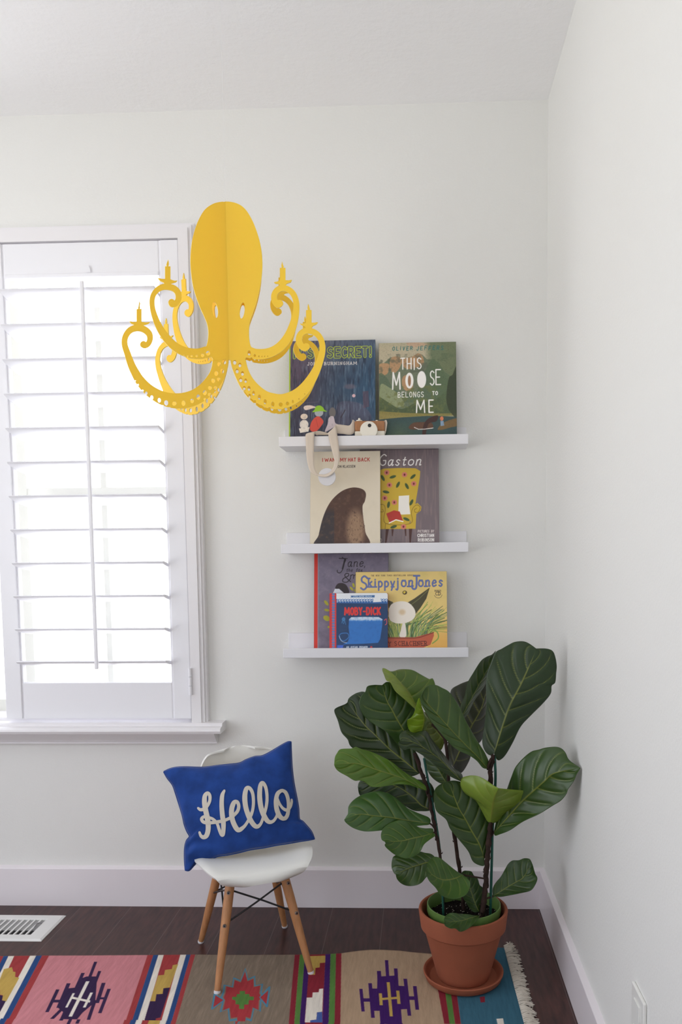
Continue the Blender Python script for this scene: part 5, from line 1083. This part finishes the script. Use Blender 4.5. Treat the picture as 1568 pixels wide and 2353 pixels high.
RP('S', [(1068, 475), (1092, 649), (1130, 900), (1700, 900), (1500, 200), (1010, 200)], kS)
# stepped infill of the bands
RP('R', [(918, 375), (890, 380), (885, 400), (850, 405), (845, 430), (815, 433), (773, 566), (800, 566), (806, 530), (838, 528), (842, 499), (875, 495)], kY)
RP('R', [(773, 566), (800, 566), (806, 530), (838, 528), (842, 499), (875, 495), (826, 650), (803, 655), (799, 679), (740, 679)], kD)
RP('R', [(62, 390), (68, 412), (62, 412), (80, 415), (78, 440), (100, 445), (32, 568), (10, 562), (15, 535), (0, 533), (0, 510), (-20, 505), (20, 400)], kY)
RP('R', [(15, 538), (10, 562), (30, 566), (0, 622), (-60, 679), (-60, 560), (0, 535)], kD)
RP('S', [(268, 283), (352, 283), (351, 320), (322, 322), (321, 345), (298, 348), (295, 385), (262, 385)], kY)
RP('S', [(340, 460), (318, 462), (315, 480), (283, 481), (280, 508), (250, 509), (239, 649), (268, 649), (270, 633), (303, 629), (306, 590), (335, 586)], kW)
RP('S', [(239, 655), (268, 655), (268, 649), (270, 633), (303, 629), (306, 590), (335, 586), (336, 700), (239, 700)], (66, 92, 164))
# medallion of the pink field
bar = lambda c, x0, y0, x1, y1, w_, colr: RP(c, [(x0-w_/2, y0), (x0+w_/2, y0), (x1+w_/2, y1), (x1-w_/2, y1)], colr)
for t_ in ((493, 363, 462, 442, 16), (428, 420, 392, 500, 18), (514, 410, 484, 485, 16), (354, 473, 300, 600, 20), (534, 471, 500, 575, 20), (298, 505, 242, 622, 18), (562, 502, 514, 627, 18), (325, 600, 268, 657, 20), (490, 560, 455, 662, 18)): bar('R', *t_, kD)
RP('R', [(446, 438), (500, 438), (496, 505), (490, 570), (455, 600), (425, 625), (380, 679), (300, 679), (325, 622), (300, 600), (345, 500), (392, 495), (415, 450)], kD); bar('R', 302, 558, 300, 572, 60, kD); bar('R', 530, 545, 526, 556, 44, kD)
bar('R', 452, 463, 362, 645, 18, kW); RP('R', [(366, 540), (466, 562), (462, 573), (362, 551)], kW); bar('R', 380, 524, 342, 598, 12, kW); bar('R', 472, 521, 434, 598, 14, kW)
# star of the brown field
st_ = [(1262, 412), (1275, 462), (1306, 448), (1308, 492), (1342, 484), (1336, 525), (1350, 545), (1335, 562), (1332, 612), (1302, 598), (1290, 655), (1266, 648), (1258, 720), (1222, 720), (1222, 650), (1188, 655), (1182, 600), (1146, 614), (1158, 562), (1150, 545), (1160, 520), (1164, 488), (1202, 496), (1208, 455), (1240, 468)]
cxs, cys = 1250, 548; out_ = [(cxs+(x-cxs)*1.14, cys+(y-cys)*1.14) for x, y in st_]
RP('R', out_, (70, 130, 160)); RP('R', [(cxs+(x-cxs)*1.05, cys+(y-cys)*1.05) for x, y in st_], kT); RP('R', [(cxs+(x-cxs)*.98, cys+(y-cys)*.98) for x, y in st_], (170, 52, 58))
RL('R', [(1340, 545), (1388, 492), (1375, 594), (1340, 545)], .0045, (70, 130, 160)); RP('R', [(1340, 545), (1382, 512), (1372, 582)], (170, 52, 58))
RL('R', [(1152, 560), (1105, 528), (1092, 606), (1152, 560)], .0045, (70, 130, 160)); RP('R', [(1150, 560), (1110, 535), (1098, 598)], (170, 52, 58))
RP('R', [(1235, 513), (1262, 513), (1262, 529), (1285, 529), (1285, 541), (1308, 542), (1306, 560), (1282, 560), (1280, 582), (1258, 583), (1256, 606), (1232, 605), (1232, 583), (1213, 581), (1213, 561), (1195, 556), (1197, 543), (1218, 543), (1220, 529), (1235, 529)], kG)
# medallion of the beige field
for t_ in ((686, 311, 692, 395, 18), (644, 366, 650, 445, 22), (736, 352, 742, 445, 20), (596, 431, 612, 620, 20), (788, 406, 811, 609, 20), (546, 462, 558, 585, 18), (840, 446, 854, 576, 20)): bar('S', *t_, kV)
RP('S', [(636, 396), (746, 388), (750, 444), (790, 446), (800, 572), (765, 574), (775, 700), (655, 700), (648, 582), (610, 582), (600, 460), (634, 460)], kV); bar('S', 580, 513, 580, 531, 50, kV); bar('S', 824, 502, 825, 522, 50, kV)
bar('S', 695, 425, 712, 612, 17, kY); RP('S', [(650, 512), (755, 504), (756, 516), (652, 524)], kY); bar('S', 652, 486, 657, 551, 17, kY); bar('S', 747, 471, 754, 544, 17, kY)
RP('S', [(1195, 506), (1222, 502), (1224, 534), (1200, 536)], kC); RP('S', [(1286, 625), (1322, 622), (1335, 690), (1300, 690)], kW)
rc.mix((fbm(XX, YY, .004, 61, .05)-.5)*1.6*(np.abs(rc.C-np.array(kT)).sum(-1) < 30), (176, 158, 138), .5)
rc.C = rc.C*.88+rc.C.mean(-1, keepdims=True)*.12; rc.mix((YY > y_back(XX)-.0028)*1., (120, 96, 84), .35)
ZZ = RT*.55+.0012*fbm(XX, YY, .09, 77)
tE = (YY-y_back(XX)); ZZ += .010*np.exp(-((XX+.53)/.10)**2)*np.exp(tE/.05)+.004*np.exp(-((XX+.20)/.05)**2)*np.exp(tE/.03)
rug = thing('kilim_runner', (-1.2, -.53, 0), 'flat woven striped kilim runner with stepped medallions, under the chair and plant pot', 'rug')
P_ = np.stack([XX, YY, ZZ], -1)
o = obj('woven_field', grid_mesh(P_, rc.C), M['rug'], rug); sd = o.modifiers.new('thick', 'SOLIDIFY'); sd.thickness = .0016; sd.offset = -1
if o.data.polygons[0].normal.z < 0: o.data.flip_normals()
fm = MB(); r = random.Random(12)
yy = -.262
while yy > -.742:
    x0_ = float(rxr(yy))-.002; ang = r.uniform(-.5, .5)+(.9 if yy > -.30 else 0)
    for s_ in range(7):
        y0_ = yy+r.uniform(-.0022, .0022); L = r.uniform(.026, .040); a = ang+r.uniform(-.45, .45)
        p = [(x0_, y0_, .0035), (x0_+L*.35*math.cos(a*.3), y0_+L*.35*math.sin(a*.3), .0055+r.uniform(0, .003)), (x0_+L*.7*math.cos(a*.7), y0_+L*.7*math.sin(a*.7), .004+r.uniform(0, .003)), (x0_+L*math.cos(a), y0_+L*math.sin(a), .0016+r.uniform(0, .002))]
        fm.tube(smooth_pts(p, 3), [.0013]*9+[.0009], 5)
    yy -= .0075
tag(obj('fringe', fm.mesh(), M['fringe'], rug, smooth=2), kind='stuff')

# ------------------------------------------------------------------ floor register and wall plate
VX0, VX1, VY0, VY1 = -1.86, -1.497, -.252, -.088
ven = thing('floor_register', ((VX0+VX1)/2, (VY0+VY1)/2, 0), 'white metal floor register vent in the dark wood floor', 'vent', rot=(0, 0, 0))
ix0, ix1, iy0, iy1 = VX0+.045, VX1-.045, VY0+.034, VY1-.034
b = MB()
def vring(b, o, i, z0, z1):
    A_o = [(o[0], o[2]), (o[1], o[2]), (o[1], o[3]), (o[0], o[3])]; A_i = [(i[0], i[2]), (i[1], i[2]), (i[1], i[3]), (i[0], i[3])]
    V = [(x, y, z0) for x, y in A_o]+[(x, y, z1) for x, y in A_i]; b.add(V, [(k, (k+1) % 4, (k+1) % 4+4, k+4) for k in range(4)])
O0 = (VX0, VX1, VY0, VY1); O1 = (VX0+.006, VX1-.006, VY0+.006, VY1-.006); I1 = (ix0-.004, ix1+.004, iy0-.004, iy1+.004); I2 = (ix0, ix1, iy0, iy1)
vring(b, O0, O0, .0, .002); vring(b, O0, O1, .002, .0055); vring(b, O1, I1, .0055, .0055); vring(b, I1, I2, .0055, .0042); vring(b, I2, I2, .0042, .0008)
obj('vent_frame', b.mesh(), M['vent'], ven)
obj('duct_shade_plate', MB().box(ix0-.003, ix1+.003, iy0-.003, iy1+.003, .0003, .0009).mesh(), M['dark'], ven)  # dark plate laid on solid floor, imitates the shaded duct below
n_ = 15; step = (ix1-ix0)/n_
for k in range(n_+1):
    x = ix0+step*k
    obj('vent_slat', MB().box(x-.0028, x+.0028, iy0-.002, iy1+.002, .0009, .0046, b=.0006).mesh(), M['vent'], ven)
obj('damper_blade', MB().box(ix0, ix1, iy0+.030, iy1-.002, .0009, .0022).mesh(), M['blade'], ven)
obj('damper_lever', MB().tube([(ix1-.012, iy0+.03, .003), (ix1-.010, iy0+.055, .013), (ix1-.008, iy0+.078, .004)], .0018, 8).mesh(), M['steel'], ven)
pl_ = thing('outlet_plate', (0, -1.098, .288), 'white wall plate low on the right wall near the picture corner', 'outlet')
obj('plate', MB().box(-.0065, -.0002, -1.136, -1.060, .232, .346, b=.002).mesh(), M['plastic'], pl_)
for zz in (.265, .313): obj('socket', MB().box(-.0085, -.006, -1.115, -1.081, zz-.014, zz+.014, b=.001).mesh(), M['plastic'], pl_)
